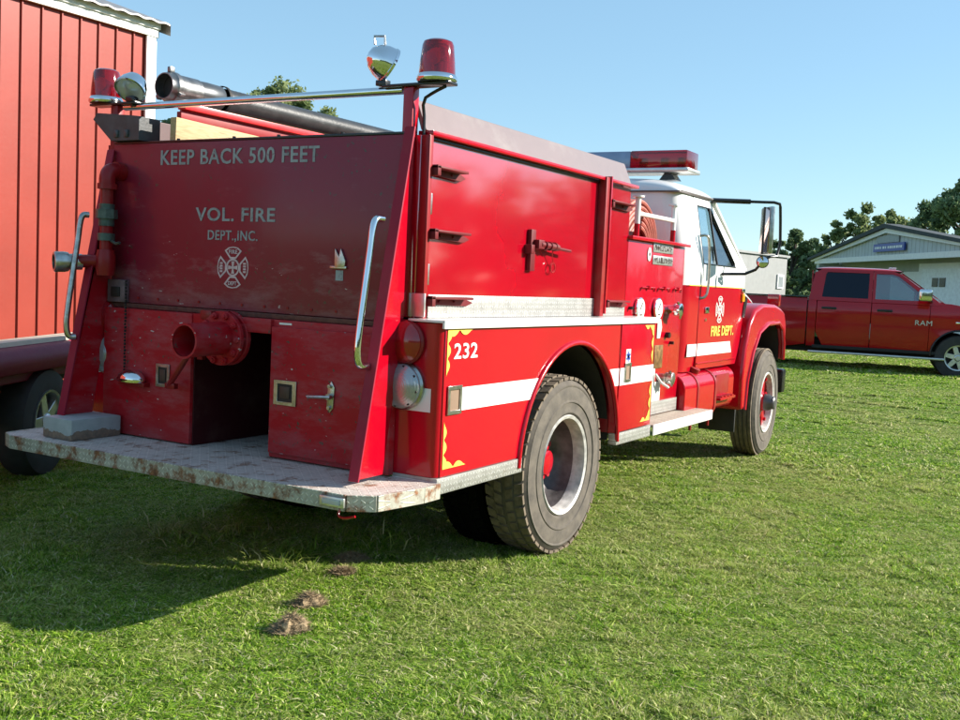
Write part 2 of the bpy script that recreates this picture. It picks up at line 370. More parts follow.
def blade_patch(name, size, n, hmin, hmax, wd, seed, mat):
    rg = np.random.default_rng(seed)
    x = rg.uniform(-size/2, size/2, n); y = rg.uniform(-size/2, size/2, n)
    # tufts
    k = int(n*.55); tc = rg.uniform(-size/2, size/2, (max(4, n//16), 2)); ti = rg.integers(0, len(tc), k)
    x[:k] = tc[ti, 0]+rg.normal(0, .010, k); y[:k] = tc[ti, 1]+rg.normal(0, .010, k)
    h = rg.uniform(hmin, hmax, n)*rg.uniform(.6, 1.1, n); az = rg.uniform(0, 2*np.pi, n); lean = rg.uniform(.3, 3.2, n)*h
    fa = rg.uniform(0, 2*np.pi, n); ww = wd*rg.uniform(.5, 1.2, n)*np.where(rg.uniform(0, 1, n) < .16, 2.3, 1)
    # a soft clumpy density: thin the blades where a coarse noise is low
    gxn = np.sin(x*17/size*.52+seed)*np.sin(y*13/size*.52+2*seed)+.6*np.sin(x*31/size*.52+y*23/size*.52+seed); h = h*np.where(gxn < -.55, .45, 1)*np.where(gxn > .8, 1.3, 1)
    wx, wy = np.cos(fa)*ww/2, np.sin(fa)*ww/2
    dx, dy = np.cos(az)*lean, np.sin(az)*lean
    V = np.zeros((n, 5, 3))
    V[:, 0] = np.stack([x-wx, y-wy, 0*x-.004], 1); V[:, 1] = np.stack([x+wx, y+wy, 0*x-.004], 1)
    V[:, 2] = np.stack([x+wx*.8+dx*.3, y+wy*.8+dy*.3, h*.6], 1); V[:, 3] = np.stack([x-wx*.8+dx*.3, y-wy*.8+dy*.3, h*.6], 1)
    V[:, 4] = np.stack([x+dx, y+dy, h*.97], 1)
    i = np.arange(n)*5
    loops = np.stack([i, i+1, i+2, i+3, i+3, i+2, i+4], 1).ravel()
    me = bpy.data.meshes.new(name); me.vertices.add(n*5); me.vertices.foreach_set('co', V.ravel())
    me.loops.add(n*7); me.loops.foreach_set('vertex_index', loops.astype(np.int32))
    me.polygons.add(n*2); st = np.stack([np.arange(n)*7, np.arange(n)*7+4], 1).ravel(); me.polygons.foreach_set('loop_start', st.astype(np.int32))
    me.update(calc_edges=True); me.materials.append(mat)
    at = me.attributes.new('tone', 'FLOAT', 'POINT'); at.data.foreach_set('value', np.repeat(rg.uniform(0, 1, n), 5).astype(np.float32))
    return bpy.data.objects.new(name, me)
def grass_mat():
    t = NT('grass_blades')
    at = t.n('Attribute', attribute_name='tone').outputs['Fac']
    g = t.ramp(at, [(0, lin(.05, .13, .009)), (.30, lin(.15, .31, .018)), (.60, lin(.29, .48, .035)), (.78, lin(.47, .60, .09)), (.88, lin(.70, .68, .28)), (.94, lin(.85, .78, .52)), (1, lin(.30, .22, .12))])
    dryc = t.ramp(at, [(0, lin(.22, .26, .055)), (.5, lin(.44, .45, .15)), (1, lin(.75, .66, .40))])
    big = t.noise(.33, 5, .6); mid = t.noise(1.9, 5, .6)
    f = t.math('MULTIPLY', t.math('SUBTRACT', t.math('ADD', t.math('MULTIPLY', big, .55), t.math('MULTIPLY', mid, .55)), .50, True), 4.2, True)
    f = t.math('MULTIPLY', f, .85)
    c = t.mix(f, g, dryc)
    dk = t.math('MULTIPLY', t.math('SUBTRACT', t.noise(3.4, 6, .7), .52, True), 5, True); c = t.mix(t.math('MULTIPLY', dk, .55), c, lin(.07, .17, .012))
    d = t.b; t.set(Base_Color=c, Roughness=.55, Specular_IOR_Level=.25)
    tl = t.n('BsdfTranslucent'); t.l(c, tl.inputs[0]); mx = t.n('MixShader'); mx.inputs[0].default_value = .42
    t.l(d.outputs[0], mx.inputs[1]); t.l(tl.outputs[0], mx.inputs[2]); t.l(mx.outputs[0], t.t.nodes['Material Output'].inputs['Surface'])
    return t.m
gm = grass_mat()
def scatter(name, patches, pts, label):
    """one grass object: patches of blades instanced on points carrying rotation, scale and height"""
    me = bpy.data.meshes.new(name); me.from_pydata([p[:3] for p in pts], [], []); me.materials.append(gm)
    for nm, k in (('turn', 3), ('size', 4), ('pick', 5)):
        a = me.attributes.new(nm, 'FLOAT' if nm != 'pick' else 'INT', 'POINT'); a.data.foreach_set('value', [p[k] for p in pts])
    o = bpy.data.objects.new(name, me); COL.objects.link(o); setp(o, label, 'grass', None, 'stuff')
    cl = bpy.data.collections.new(name+'_patches')
    for p in patches: cl.objects.link(p)
    g = bpy.data.node_groups.new(name, 'GeometryNodeTree')
    g.interface.new_socket('Geometry', in_out='INPUT', socket_type='NodeSocketGeometry'); g.interface.new_socket('Geometry', in_out='OUTPUT', socket_type='NodeSocketGeometry')
    N = g.nodes.new; L = g.links.new
    gi, go = N('NodeGroupInput'), N('NodeGroupOutput'); ci = N('GeometryNodeCollectionInfo'); ci.inputs[0].default_value = cl; ci.inputs[1].default_value = True
    io = N('GeometryNodeInstanceOnPoints'); io.inputs['Pick Instance'].default_value = True
    def at(nm, tp):
        a = N('GeometryNodeInputNamedAttribute'); a.data_type = tp; a.inputs[0].default_value = nm; return a.outputs[0]
    cx = N('ShaderNodeCombineXYZ'); L(at('turn', 'FLOAT'), cx.inputs[2]); L(cx.outputs[0], io.inputs['Rotation'])
    sx = N('ShaderNodeCombineXYZ'); sx.inputs[0].default_value = 1; sx.inputs[1].default_value = 1; L(at('size', 'FLOAT'), sx.inputs[2]); L(sx.outputs[0], io.inputs['Scale'])
    L(at('pick', 'INT'), io.inputs['Instance Index']); L(gi.outputs[0], io.inputs['Points']); L(ci.outputs[0], io.inputs['Instance']); L(io.outputs[0], go.inputs[0])
    md = o.modifiers.new('scatter', 'NODES'); md.node_group = g
    return o
def wedge(d0, d1, step, margin, zs=1):
    out = []; rg = random.Random(int(d0*10))
    for i in range(-400, 400):
        for j in range(-400, 400):
            x, y = i*step, j*step
            dx, dy = x-CAMP.x, y-CAMP.y
            if abs(dx) > d1*1.5+3 or abs(dy) > d1*1.5+3: continue
            d = dx*fw.x+dy*fw.y; s_ = (dx*rt.x+dy*rt.y)/math.hypot(rt.x, rt.y)
            d /= math.hypot(fw.x, fw.y)
            if not (d0 <= d < d1) or abs(s_) > d*.47+margin: continue
            out.append((x, y, gz(x, y), rg.choice([0, 1, 2, 3])*math.pi/2+rg.uniform(-.1, .1), zs*rg.uniform(.55, 1.35)*(1+.3*math.sin(x*2.1)*math.sin(y*1.7)), rg.randrange(4)))
    return out
NG = 4
near = [blade_patch('near_blades', .52, 8200, .009, .026, .0050, 10+i, gm) for i in range(NG)]
far = [blade_patch('far_blades', .52, 2200, .014, .030, .011, 20+i, gm) for i in range(NG)]
vfar = [blade_patch('distant_blades', 1.05, 2200, .02, .038, .026, 30+i, gm) for i in range(NG)]
scatter('mown_grass', near, wedge(2.2, 9, .5, 1.2), 'short mown green grass with dry straw flecks round the fire engine')
scatter('lawn_grass', far, wedge(9, 19, .5, 1.5), 'mown lawn between the fire engine and the red pickup')
scatter('distant_grass', vfar, wedge(19, 48, 1.0, 3), 'yellowish field grass beyond the red pickup')
# longer blades sprouting beside the engine
sp = [blade_patch('long_blades', .25, 60, .05, .11, .0045, 50+i, gm) for i in range(NG)]
pts = []; rg = random.Random(5)
for k in range(46):
    x, y = (rg.uniform(-1.3, -.5), rg.uniform(-.5, .9)) if k < 26 else (rg.uniform(-2.5, 3.5), rg.uniform(-3, -.9))
    pts.append((x, y, gz(x, y), rg.uniform(0, 6), rg.uniform(.5, 1.1) if k < 26 else rg.uniform(.35, .6), rg.randrange(4)))
scatter('long_grass', sp, pts, 'taller grass blades catching the sun behind the rear wheels')
# dry clumps
m_dry = plain('dry_clippings', lin(.26, .19, .11), .95, 0, .45, 60, .5, 90)
def clump(x, y, r, h, seed, label):
    rg = random.Random(seed); mb = MB()
    b = bmesh.new(); bmesh.ops.create_icosphere(b, subdivisions=3, radius=1)
    for v in b.verts:
        k = 1+.35*math.sin(v.co.x*4+seed)*math.sin(v.co.y*5)+rg.uniform(-.12, .12)
        v.co = Vector((x+v.co.x*r*k, y+v.co.y*r*.75*k, gz(x, y)+.012+max(-.3, v.co.z)*h*k*.75))
    mb._merge(b)
    for i in range(1100):
        a = rg.uniform(0, 6.28); q = rg.random()**.6*r*1.35; px, py = x+math.cos(a)*q, y+math.sin(a)*q*.8
        hz = gz(x, y)+.012+h*max(0, 1-(q/r)**2)*.9; d = Vector((rg.uniform(-1, 1), rg.uniform(-1, 1), rg.uniform(-.2, .6))).normalized()*rg.uniform(.02, .055)
        p = Vector((px, py, hz)); s2 = d.orthogonal().normalized()*.0018
        bb = bmesh.new(); vs = [bb.verts.new(p-s2), bb.verts.new(p+s2), bb.verts.new(p+d)]; bb.faces.new(vs); mb._merge(bb)
    o = obj('dry_grass_clump', mb, m_dry, base=True); setp(o, label, 'grass clump', 'clumps of dry clippings behind the tailboard')
def gp(px, py, z=0):
    d = fw*FPX+rt*(px-480)-up*(py-360); k = (z-CAMP.z)/d.z; return CAMP+d*k
rs_ = random.Random(9)
for (px, py, r, h, sd_, lb) in ((291, 631, .075, .062, 1, 'brown clump of dry grass lying nearest the camera'), (309, 606, .065, .05, 2, 'middle brown clump of dry grass on the lawn'),
                               (352, 561, .075, .024, 3, 'flat dry grass clump by the edge of the shadow under the tailboard'), (343, 574, .05, .012, 4, 'thin scrap of dry grass just in front of the flat clump')):
    p = gp(px, py); clump(p.x, p.y, r, h, sd_, lb)

# ------------------------------------------------------------------ trees
def leafmat(name, a, b_, c):
    t = NT(name); at = t.n('Attribute', attribute_name='tone').outputs['Fac']
    cc = t.ramp(at, [(0, a), (.5, b_), (1, c)])
    t.set(Base_Color=cc, Roughness=.6, Specular_IOR_Level=.25)
    tl = t.n('BsdfTranslucent'); t.l(cc, tl.inputs[0]); mx = t.n('MixShader'); mx.inputs[0].default_value = .42
    t.l(t.b.outputs[0], mx.inputs[1]); t.l(tl.outputs[0], mx.inputs[2]); t.l(mx.outputs[0], t.t.nodes['Material Output'].inputs['Surface'])
    return t.m
m_leaf = leafmat('green_foliage', lin(.07, .125, .06), lin(.15, .21, .10), lin(.24, .32, .15))
m_leafy = leafmat('yellow_green_foliage', lin(.10, .15, .06), lin(.20, .25, .10), lin(.33, .38, .17))
m_bark = plain('bark', lin(.05, .038, .028), .9, 0, .35, 8, .6, 20)
def leaves(name, centres, nl, size, mat, parent, seed, flat=.8):
    rg = np.random.default_rng(seed); P = []; T = []
    for (c, r, tone) in centres:
        k = int(nl); d = rg.normal(0, 1, (k, 3)); d /= np.linalg.norm(d, axis=1)[:, None]
        rr = r*(rg.uniform(.1, 1.0, k)**.5)*rg.choice([.8, 1.0, 1.35], k); p = np.array(c)+d*rr[:, None]*np.array([1, 1, flat]); P.append(p); T.append(np.clip(tone+rg.normal(0, .2, k), 0, 1))
    P = np.concatenate(P); T = np.concatenate(T); n = len(P)
    a = rg.normal(0, 1, (n, 3)); a /= np.linalg.norm(a, axis=1)[:, None]; b2 = np.cross(a, rg.normal(0, 1, (n, 3))); b2 /= np.linalg.norm(b2, axis=1)[:, None]
    s_ = (size*rg.uniform(.6, 1.3, n))[:, None]
    V = np.stack([P-a*s_, P+b2*s_*.55, P+a*s_, P-b2*s_*.55], 1)
    me = bpy.data.meshes.new(name); me.vertices.add(n*4); me.vertices.foreach_set('co', V.ravel())
    me.loops.add(n*4); me.loops.foreach_set('vertex_index', np.arange(n*4, dtype=np.int32)); me.polygons.add(n); me.polygons.foreach_set('loop_start', (np.arange(n)*4).astype(np.int32))
    me.update(calc_edges=True); me.materials.append(mat)
    at = me.attributes.new('tone', 'FLOAT', 'POINT'); at.data.foreach_set('value', np.repeat(T, 4).astype(np.float32))
    o = bpy.data.objects.new(name, me); COL.objects.link(o)
    if parent: o.parent = parent; o.location = -wloc(parent)
    return o
def tree(x, y, H, Wd, label, seed, mat=None, ncl=95, nl=250, size=.11, low=.32, name='leafy_tree', lopside=0):
    rg = random.Random(seed); z0 = gz(x, y) if math.hypot(x, y) < 60 else .19
    e = empty(name, (x, y, z0), label, 'tree', 'trees along the skyline')
    tr = MB(); th = H*.5; tr.tube([(x, y, z0-.1), (x+.1, y, z0+th*.5), (x-.1, y+.1, z0+th), (x, y, z0+H*.85)], 0, 9, rs=[H*.03, H*.024, H*.018, H*.004])
    cs = []
    for i in range(ncl):
        zz = low+(1-low)*rg.random()**.85; prof = math.sin(min(1, (zz-low)/(1-low)*.9+.14)*math.pi)**.6
        a = rg.uniform(0, 6.283); q = Wd/2*prof*math.sqrt(rg.uniform(.05, 1))*rg.uniform(.75, 1.15)
        c = (x+q*math.cos(a)+lopside*zz, y+q*math.sin(a), z0+zz*H*.95); r = H*rg.uniform(.02, .075)*(1.1-.35*zz)
        cs.append((c, r, rg.uniform(.25, .7)))
        if i % 3 == 0: tr.tube([(x, y, z0+max(.15, zz-.25)*H), ((x+c[0])/2, (y+c[1])/2, (z0+max(.15, zz-.25)*H+c[2])/2+.1), c], 0, 6, rs=[H*.012, H*.007, H*.002])
    obj('trunk', tr, m_bark, e); leaves('crown', cs, nl, size, mat or m_leaf, e, seed)
    return e
def tp(px, D): # ground position seen at column px, depth D
    p = CAMP+(fw+rt*((px-480)/FPX))*D; return p.x, p.y
def topz(px, py, D): return (CAMP+(fw+rt*((px-480)/FPX)-up*((py-360)/FPX))*D).z
for (px, py, D, W_, lb, sd_, mt, kw) in (
    (272, 97, 46, 8.6, 'tree whose crown rises over the hose bed behind the chrome light bar', 3, m_leafy, dict(ncl=90, nl=190)),
    (196, 112, 52, 6, 'low tree seen through the gap above the wooden plank on the engine', 4, m_leaf, {}),
    (787, 236, 50, 5.2, 'dark green tree just right of the engine mirror', 5, m_leaf, dict(low=.0)),
    (812, 262, 60, 5.0, 'small round tree left of the grey house roof', 6, m_leafy, dict(low=.0)),
    (768, 268, 48, 3.6, 'bushy tree behind the grey shed', 14, m_leaf, dict(low=.05)),
    (856, 212, 56, 5.6, 'slim open tree above the left slope of the house roof', 7, m_leafy, dict(ncl=60, nl=200)),
    (880, 219, 62, 4.2, 'thin pale tree behind the peak of the house roof', 8, m_leafy, dict(ncl=50, nl=170)),
    (830, 232, 58, 4.6, 'short tree behind the left eave of the house', 9, m_leafy, dict(ncl=56, nl=190)),
    (915, 217, 66, 5.0, 'pale hazy tree behind the right roof slope of the house', 10, m_leafy, dict(ncl=56, nl=190)),
    (962, 181, 50, 6.4, 'tallest dark tree at the right edge, above the house roof', 11, m_leaf, dict(ncl=120, nl=330)),
    (1010, 190, 58, 8, 'tree at the far right beyond the house', 12, m_leaf, {})):
    x, y = tp(px, D); z = topz(px, py, D)*1.10; tree(x, y, z-.19, W_, lb, sd_, mt, **kw)
def wood(name, pts, label, seed, mat, hf, nl=90, size=.42):
    rg = random.Random(seed); cs = []
    for (x, y) in pts:
        H = hf*rg.uniform(.75, 1.2)
        for k in range(5): cs.append(((x+rg.uniform(-2, 2), y+rg.uniform(-2, 2), .2+H*(.12+.2*k)+rg.uniform(-.3, .3)), H*.2*rg.uniform(.8, 1.3), rg.uniform(.2, .6)))
    o = leaves(name, cs, nl, size, mat, None, seed); setp(o, label, 'wood', None, 'stuff')
ring = []
rg = random.Random(2)
for i in range(150):
    a = R(-10+62*i/150)+rg.uniform(-.005, .005); d = rg.uniform(118, 135); ring.append((CAMP.x+d*math.cos(a), CAMP.y+d*math.sin(a)))
wood('distant_wood', ring, 'far line of green woodland on the horizon', 31, m_leaf, 4.3, 70, .34)
ring = []
for i in range(170):
    a = R(-175+165*i/170)+rg.uniform(-.01, .01); d = rg.uniform(78, 90); ring.append((CAMP.x+d*math.cos(a), CAMP.y+d*math.sin(a)))
wood('hedgerow_wood', ring, 'tree line closing the field on the sunny side', 32, m_leaf, 9.0, 70, .6)

# ------------------------------------------------------------------ red metal barn (left)
BX, BY, BZ = 4.17, 7.0, 4.71
m_barn = paint('red_ribbed_steel_siding', lin(.29, .042, .028), .34, .06, .1, .06, wscale=1.2)
m_trim = plain('white_barn_trim', lin(.78, .78, .76), .4, 0, .05)
m_roof = plain('grey_corrugated_roofing', lin(.32, .30, .29), .42, .5, .25, 6, .2)
barn = empty('metal_barn', (BX-6, BY+4, 0), 'red ribbed metal barn with white corner trim and grey corrugated roof edge', 'barn')
L_ = 14.; p = .267
def ribwall(x0, x1):
    pts = [];  x = x1
    while x > x0:
        pts += [(x, BY), (x-.035*p, BY-.024), (x-.10*p, BY-.024), (x-.135*p, BY)]; x -= p
    pts.append((x0, BY)); return pts
fr = ribwall(BX-L_, BX-.03); mb = MB(); mb.quadgrid([[(a, b_, 0) for a, b_ in fr], [(a, b_, BZ-.18) for a, b_ in fr]])
obj('front_wall', mb, m_barn, barn, sharp=20)
mb = MB(); mb.prism([(BY+.001, 0), (BY+8, 0), (BY+8, BZ-.2), (BY+4, BZ+1.1), (BY+.001, BZ-.2)], 'x', BX-.12, BX-.02); obj('end_wall', mb, m_barn, barn)
mb = MB(); mb.prism([(BY+.001, 0), (BY+8, 0), (BY+8, BZ-.2), (BY+4, BZ+1.1), (BY+.001, BZ-.2)], 'x', BX-L_, BX-L_+.1); obj('end_wall', mb, m_barn, barn)
mb = MB(); mb.box(BX-.13, BX+.03, BY-.05, BY-.02, 0, BZ-.06, .004); mb.box(BX, BX+.03, BY-.02, BY+.14, 0, BZ-.06, .004); obj('corner_trim', mb, m_trim, barn)
mb = MB(); mb.box(BX-L_, BX+.05, BY-.07, BY-.022, BZ-.20, BZ-.02, .01); mb.box(BX-L_, BX+.05, BY-.10, BY-.071, BZ-.10, BZ-.02, .006); obj('eave_trim', mb, m_trim, barn)
rows = [[], [], [], []]; x = BX-L_-.1
k = 0
prof = []
while x < BX+.13:
    prof.append((x, .018*(0.5+.5*math.cos(k*math.pi/3)))); x += .038; k += 1
for (yy, zz) in ((BY-.20, BZ-.03), (BY+4, BZ+1.37)): rows[0 if yy < BY else 1] = [(a, yy, zz+h) for a, h in prof]
r2 = [(a, BY+8.2, BZ-.03+h) for a, h in prof]
mb = MB(); mb.quadgrid([rows[0], rows[1], r2]); mb2 = mb
mb2.quadgrid([[(a, b_, c-.02) for a, b_, c in rows[0]], [(a, b_, c-.02) for a, b_, c in rows[1]]]); mb2.quadgrid([rows[0], [(a, b_, c-.02) for a, b_, c in rows[0]]])
mb2.quadgrid([[(BX+.12, BY-.20, BZ-.03), (BX+.12, BY+4, BZ+1.37)], [(BX+.12, BY-.20, BZ+.03-.20), (BX+.12, BY+4, BZ+1.2)]])
obj('roof', mb2, m_roof, barn, sharp=60)

# ------------------------------------------------------------------ grey house (right)
hx0, hy0 = 37.09, 5.93; hx1, hy1 = 25.17, -1.31
ux, uy = hx1-hx0, hy1-hy0; HL = math.hypot(ux, uy); ux, uy = ux/HL, uy/HL; nx, ny = uy, -ux   # outward normal, towards the camera side
if nx*(CAMP.x-hx0)+ny*(CAMP.y-hy0) < 0: nx, ny = -nx, -ny
def HP(s_, d, z): return (hx0+ux*s_+nx*d, hy0+uy*s_+ny*d, z)
class HB(MB):
    def hbox(s, s0, s1, d0, d1, z0, z1):
        b = bmesh.new(); v = [b.verts.new(HP(a, c, e)) for a in (s0, s1) for c in (d0, d1) for e in (z0, z1)]
        for f in ((0, 1, 3, 2), (4, 6, 7, 5), (0, 4, 5, 1), (2, 3, 7, 6), (0, 2, 6, 4), (1, 5, 7, 3)): b.faces.new([v[i] for i in f])
        bmesh.ops.recalc_face_normals(b, faces=b.faces); return s._merge(b)
    def hpoly(s, pts, d0, d1):
        b = bmesh.new(); A = [b.verts.new(HP(p[0], d0, p[1])) for p in pts]; B = [b.verts.new(HP(p[0], d1, p[1])) for p in pts]; n = len(pts)
        b.faces.new(A); b.faces.new(B[::-1])
        for i in range(n): b.faces.new((A[i], B[i], B[(i+1) % n], A[(i+1) % n]))
        bmesh.ops.recalc_face_normals(b, faces=b.faces); return s._merge(b)
t = NT('grey_vertical_siding'); sp_ = t.n('SeparateXYZ'); t.l(t.pos(), sp_.inputs[0]); wv = t.math('ABSOLUTE', t.math('SINE', t.math('MULTIPLY', t.math('ADD', sp_.outputs[0], t.math('MULTIPLY', sp_.outputs[1], .6)), 9.2)))
t.set(Base_Color=t.mix(t.math('LESS_THAN', wv, .15), t.ramp(t.noise(3), [(.3, lin(.40, .44, .46)), (.7, lin(.48, .52, .54))]), lin(.20, .22, .22)), Roughness=.7); m_side = t.m
t = NT('cream_green_siding'); t.set(Base_Color=t.ramp(t.noise(3), [(.3, lin(.29, .32, .29)), (.7, lin(.34, .37, .33))]), Roughness=.7); m_side2 = t.m
m_hroof = plain('dark_shingle_roof', lin(.04, .05, .055), .85, 0, .3, 10)
m_hwhite = plain('white_house_trim', lin(.7, .72, .72), .5, 0, .06)
m_blue = plain('blue_sign_board', lin(.015, .05, .30), .4, 0, .1)
house = empty('grey_house', HP(HL/2, -3, .19), 'low grey-sided house with white-trimmed gable, blue sign and white door', 'house')
ZE, ZP = 2.98, 3.88
g = HB(); g.hbox(0, HL, -8, -.9, .1, ZE); obj('lower_wall', g, m_side2, house)
g = HB(); g.hpoly([(0, ZE+.03), (HL, ZE+.03), (HL, ZE+.10), (HL/2, ZP), (0, ZE+.10)], -.95, 0); obj('gable', g, m_side, house)
g = HB(); g.hbox(-.1, HL+.1, 0, .05, ZE-.10, ZE+.08); g.hpoly([(-.35, ZE-.02), (HL/2, ZP-.10), (HL+.35, ZE-.02), (HL+.35, ZE+.1), (HL/2, ZP+.04), (-.35, ZE+.1)], .06, .12); obj('white_fascia', g, m_hwhite, house)
g = HB(); g.hpoly([(-.5, ZE+.03), (HL/2, ZP+.06), (HL+.5, ZE+.03), (HL+.5, ZE+.13), (HL/2, ZP+.20), (-.5, ZE+.13)], -.30, .22); obj('roof', g, m_hroof, house)
for a in (0, HL-.33): g = HB(); g.hbox(a, a+.33, -.9, 0, .1, ZE-.1); obj('porch_post', g, m_side, house)
g = HB(); g.hbox(5.3, 8.2, -.88, -.84, .15, 2.55); go = obj('garage_door_frame', g, m_hwhite, house)
g = HB(); g.hbox(7.6, 12.0, -.88, -.80, .15, 2.80); obj('door_frame', g, m_hwhite, house)
g = HB(); g.hbox(7.95, 11.7, -.80, -.76, .15, 2.62); dr = obj('door', g, plain('pale_door', lin(.72, .76, .78), .5), house)
for a in (8.75, 9.25): g = HB(); g.hbox(a, a+.4, -.76, -.74, 2.06, 2.34); obj('window', g, m_gblack, dr)
g = HB(); g.hbox(6.0, 8.5, .06, .11, 3.17, 3.43); sgn = obj('blue_sign', g, m_blue, house)
g = HB(); g.hbox(6.1, 7.9, .0+.02, .05, ZP-.42, ZP-.18); 
obj('gable_vent', g, plain('gable_vent_slats', lin(.33, .36, .37), .7), house)
g = HB()
rg = random.Random(4); a = 6.14
while a < 8.3:
    ww = rg.uniform(.07, .16); g.hbox(a, a+ww, .111, .114, 3.26, 3.34); a += ww+rg.choice([.05, .05, .12])
obj('sign_lettering', g, m_hwhite, sgn)

# grey shed behind the mirror
m_shed = plain('pale_grey_metal_siding', lin(.27, .28, .28), .5, .1, .06)
sx, sy = tp(742, 26.5); ex, ey = tp(780.5, 28.5)
d = Vector((ex-sx, ey-sy, 0)).normalized(); nn = Vector((d.y, -d.x, 0));
if nn.dot(Vector((CAMP.x-sx, CAMP.y-sy, 0))) < 0: nn = -nn
shed = empty('grey_shed', ((sx+ex)/2, (sy+ey)/2, .19), 'pale grey metal shed with a small vent, behind the engine mirror', 'shed')
def sb(mb, a0, a1, b0, b1, z0, z1):
    b = bmesh.new(); o0 = Vector((ex, ey, 0)); v = [b.verts.new(o0-d*a+nn*c+Vector((0, 0, e))) for a in (a0, a1) for c in (b0, b1) for e in (z0, z1)]
    for f in ((0, 1, 3, 2), (4, 6, 7, 5), (0, 4, 5, 1), (2, 3, 7, 6), (0, 2, 6, 4), (1, 5, 7, 3)): b.faces.new([v[i] for i in f])
    bmesh.ops.recalc_face_normals(b, faces=b.faces); return mb._merge(b)
zt = topz(780, 258, 28.5)
obj('wall', sb(MB(), 0, 4.5, -3, 0, .1, zt), m_shed, shed)
obj('roof', sb(MB(), -.05, 4.6, -3.1, .06, zt+.003, zt+.06), m_shed, shed)
fr_ = obj('window_frame', sb(MB(), .25, .66, .002, .04, 1.75, 2.12), m_hwhite, shed); obj('window', sb(MB(), .30, .61, .041, .045, 1.79, 2.07), plain('dull_window', lin(.25, .28, .29), .3), shed)

# ------------------------------------------------------------------ fire engine
def UY(px, py, y):
    d = fw*FPX+rt*(px-480)-up*(py-360); return CAMP+d*((y-CAMP.y)/d.y)
T = empty('fire_engine', (1.6, 0, 0), 'red volunteer fire engine with white cab, seen from its rear right corner', 'fire engine')
YS = -1.22; XR = -1.49; ZL = 1.375; ZB = .65
AR = (-.03, .585, .665)   # wheel arch centre and radius
def arch_pts(r, z0, n=26):
    a = math.degrees(math.asin((z0-AR[1])/r)); return arc(AR[0], AR[1], r, 180-a, a, n)
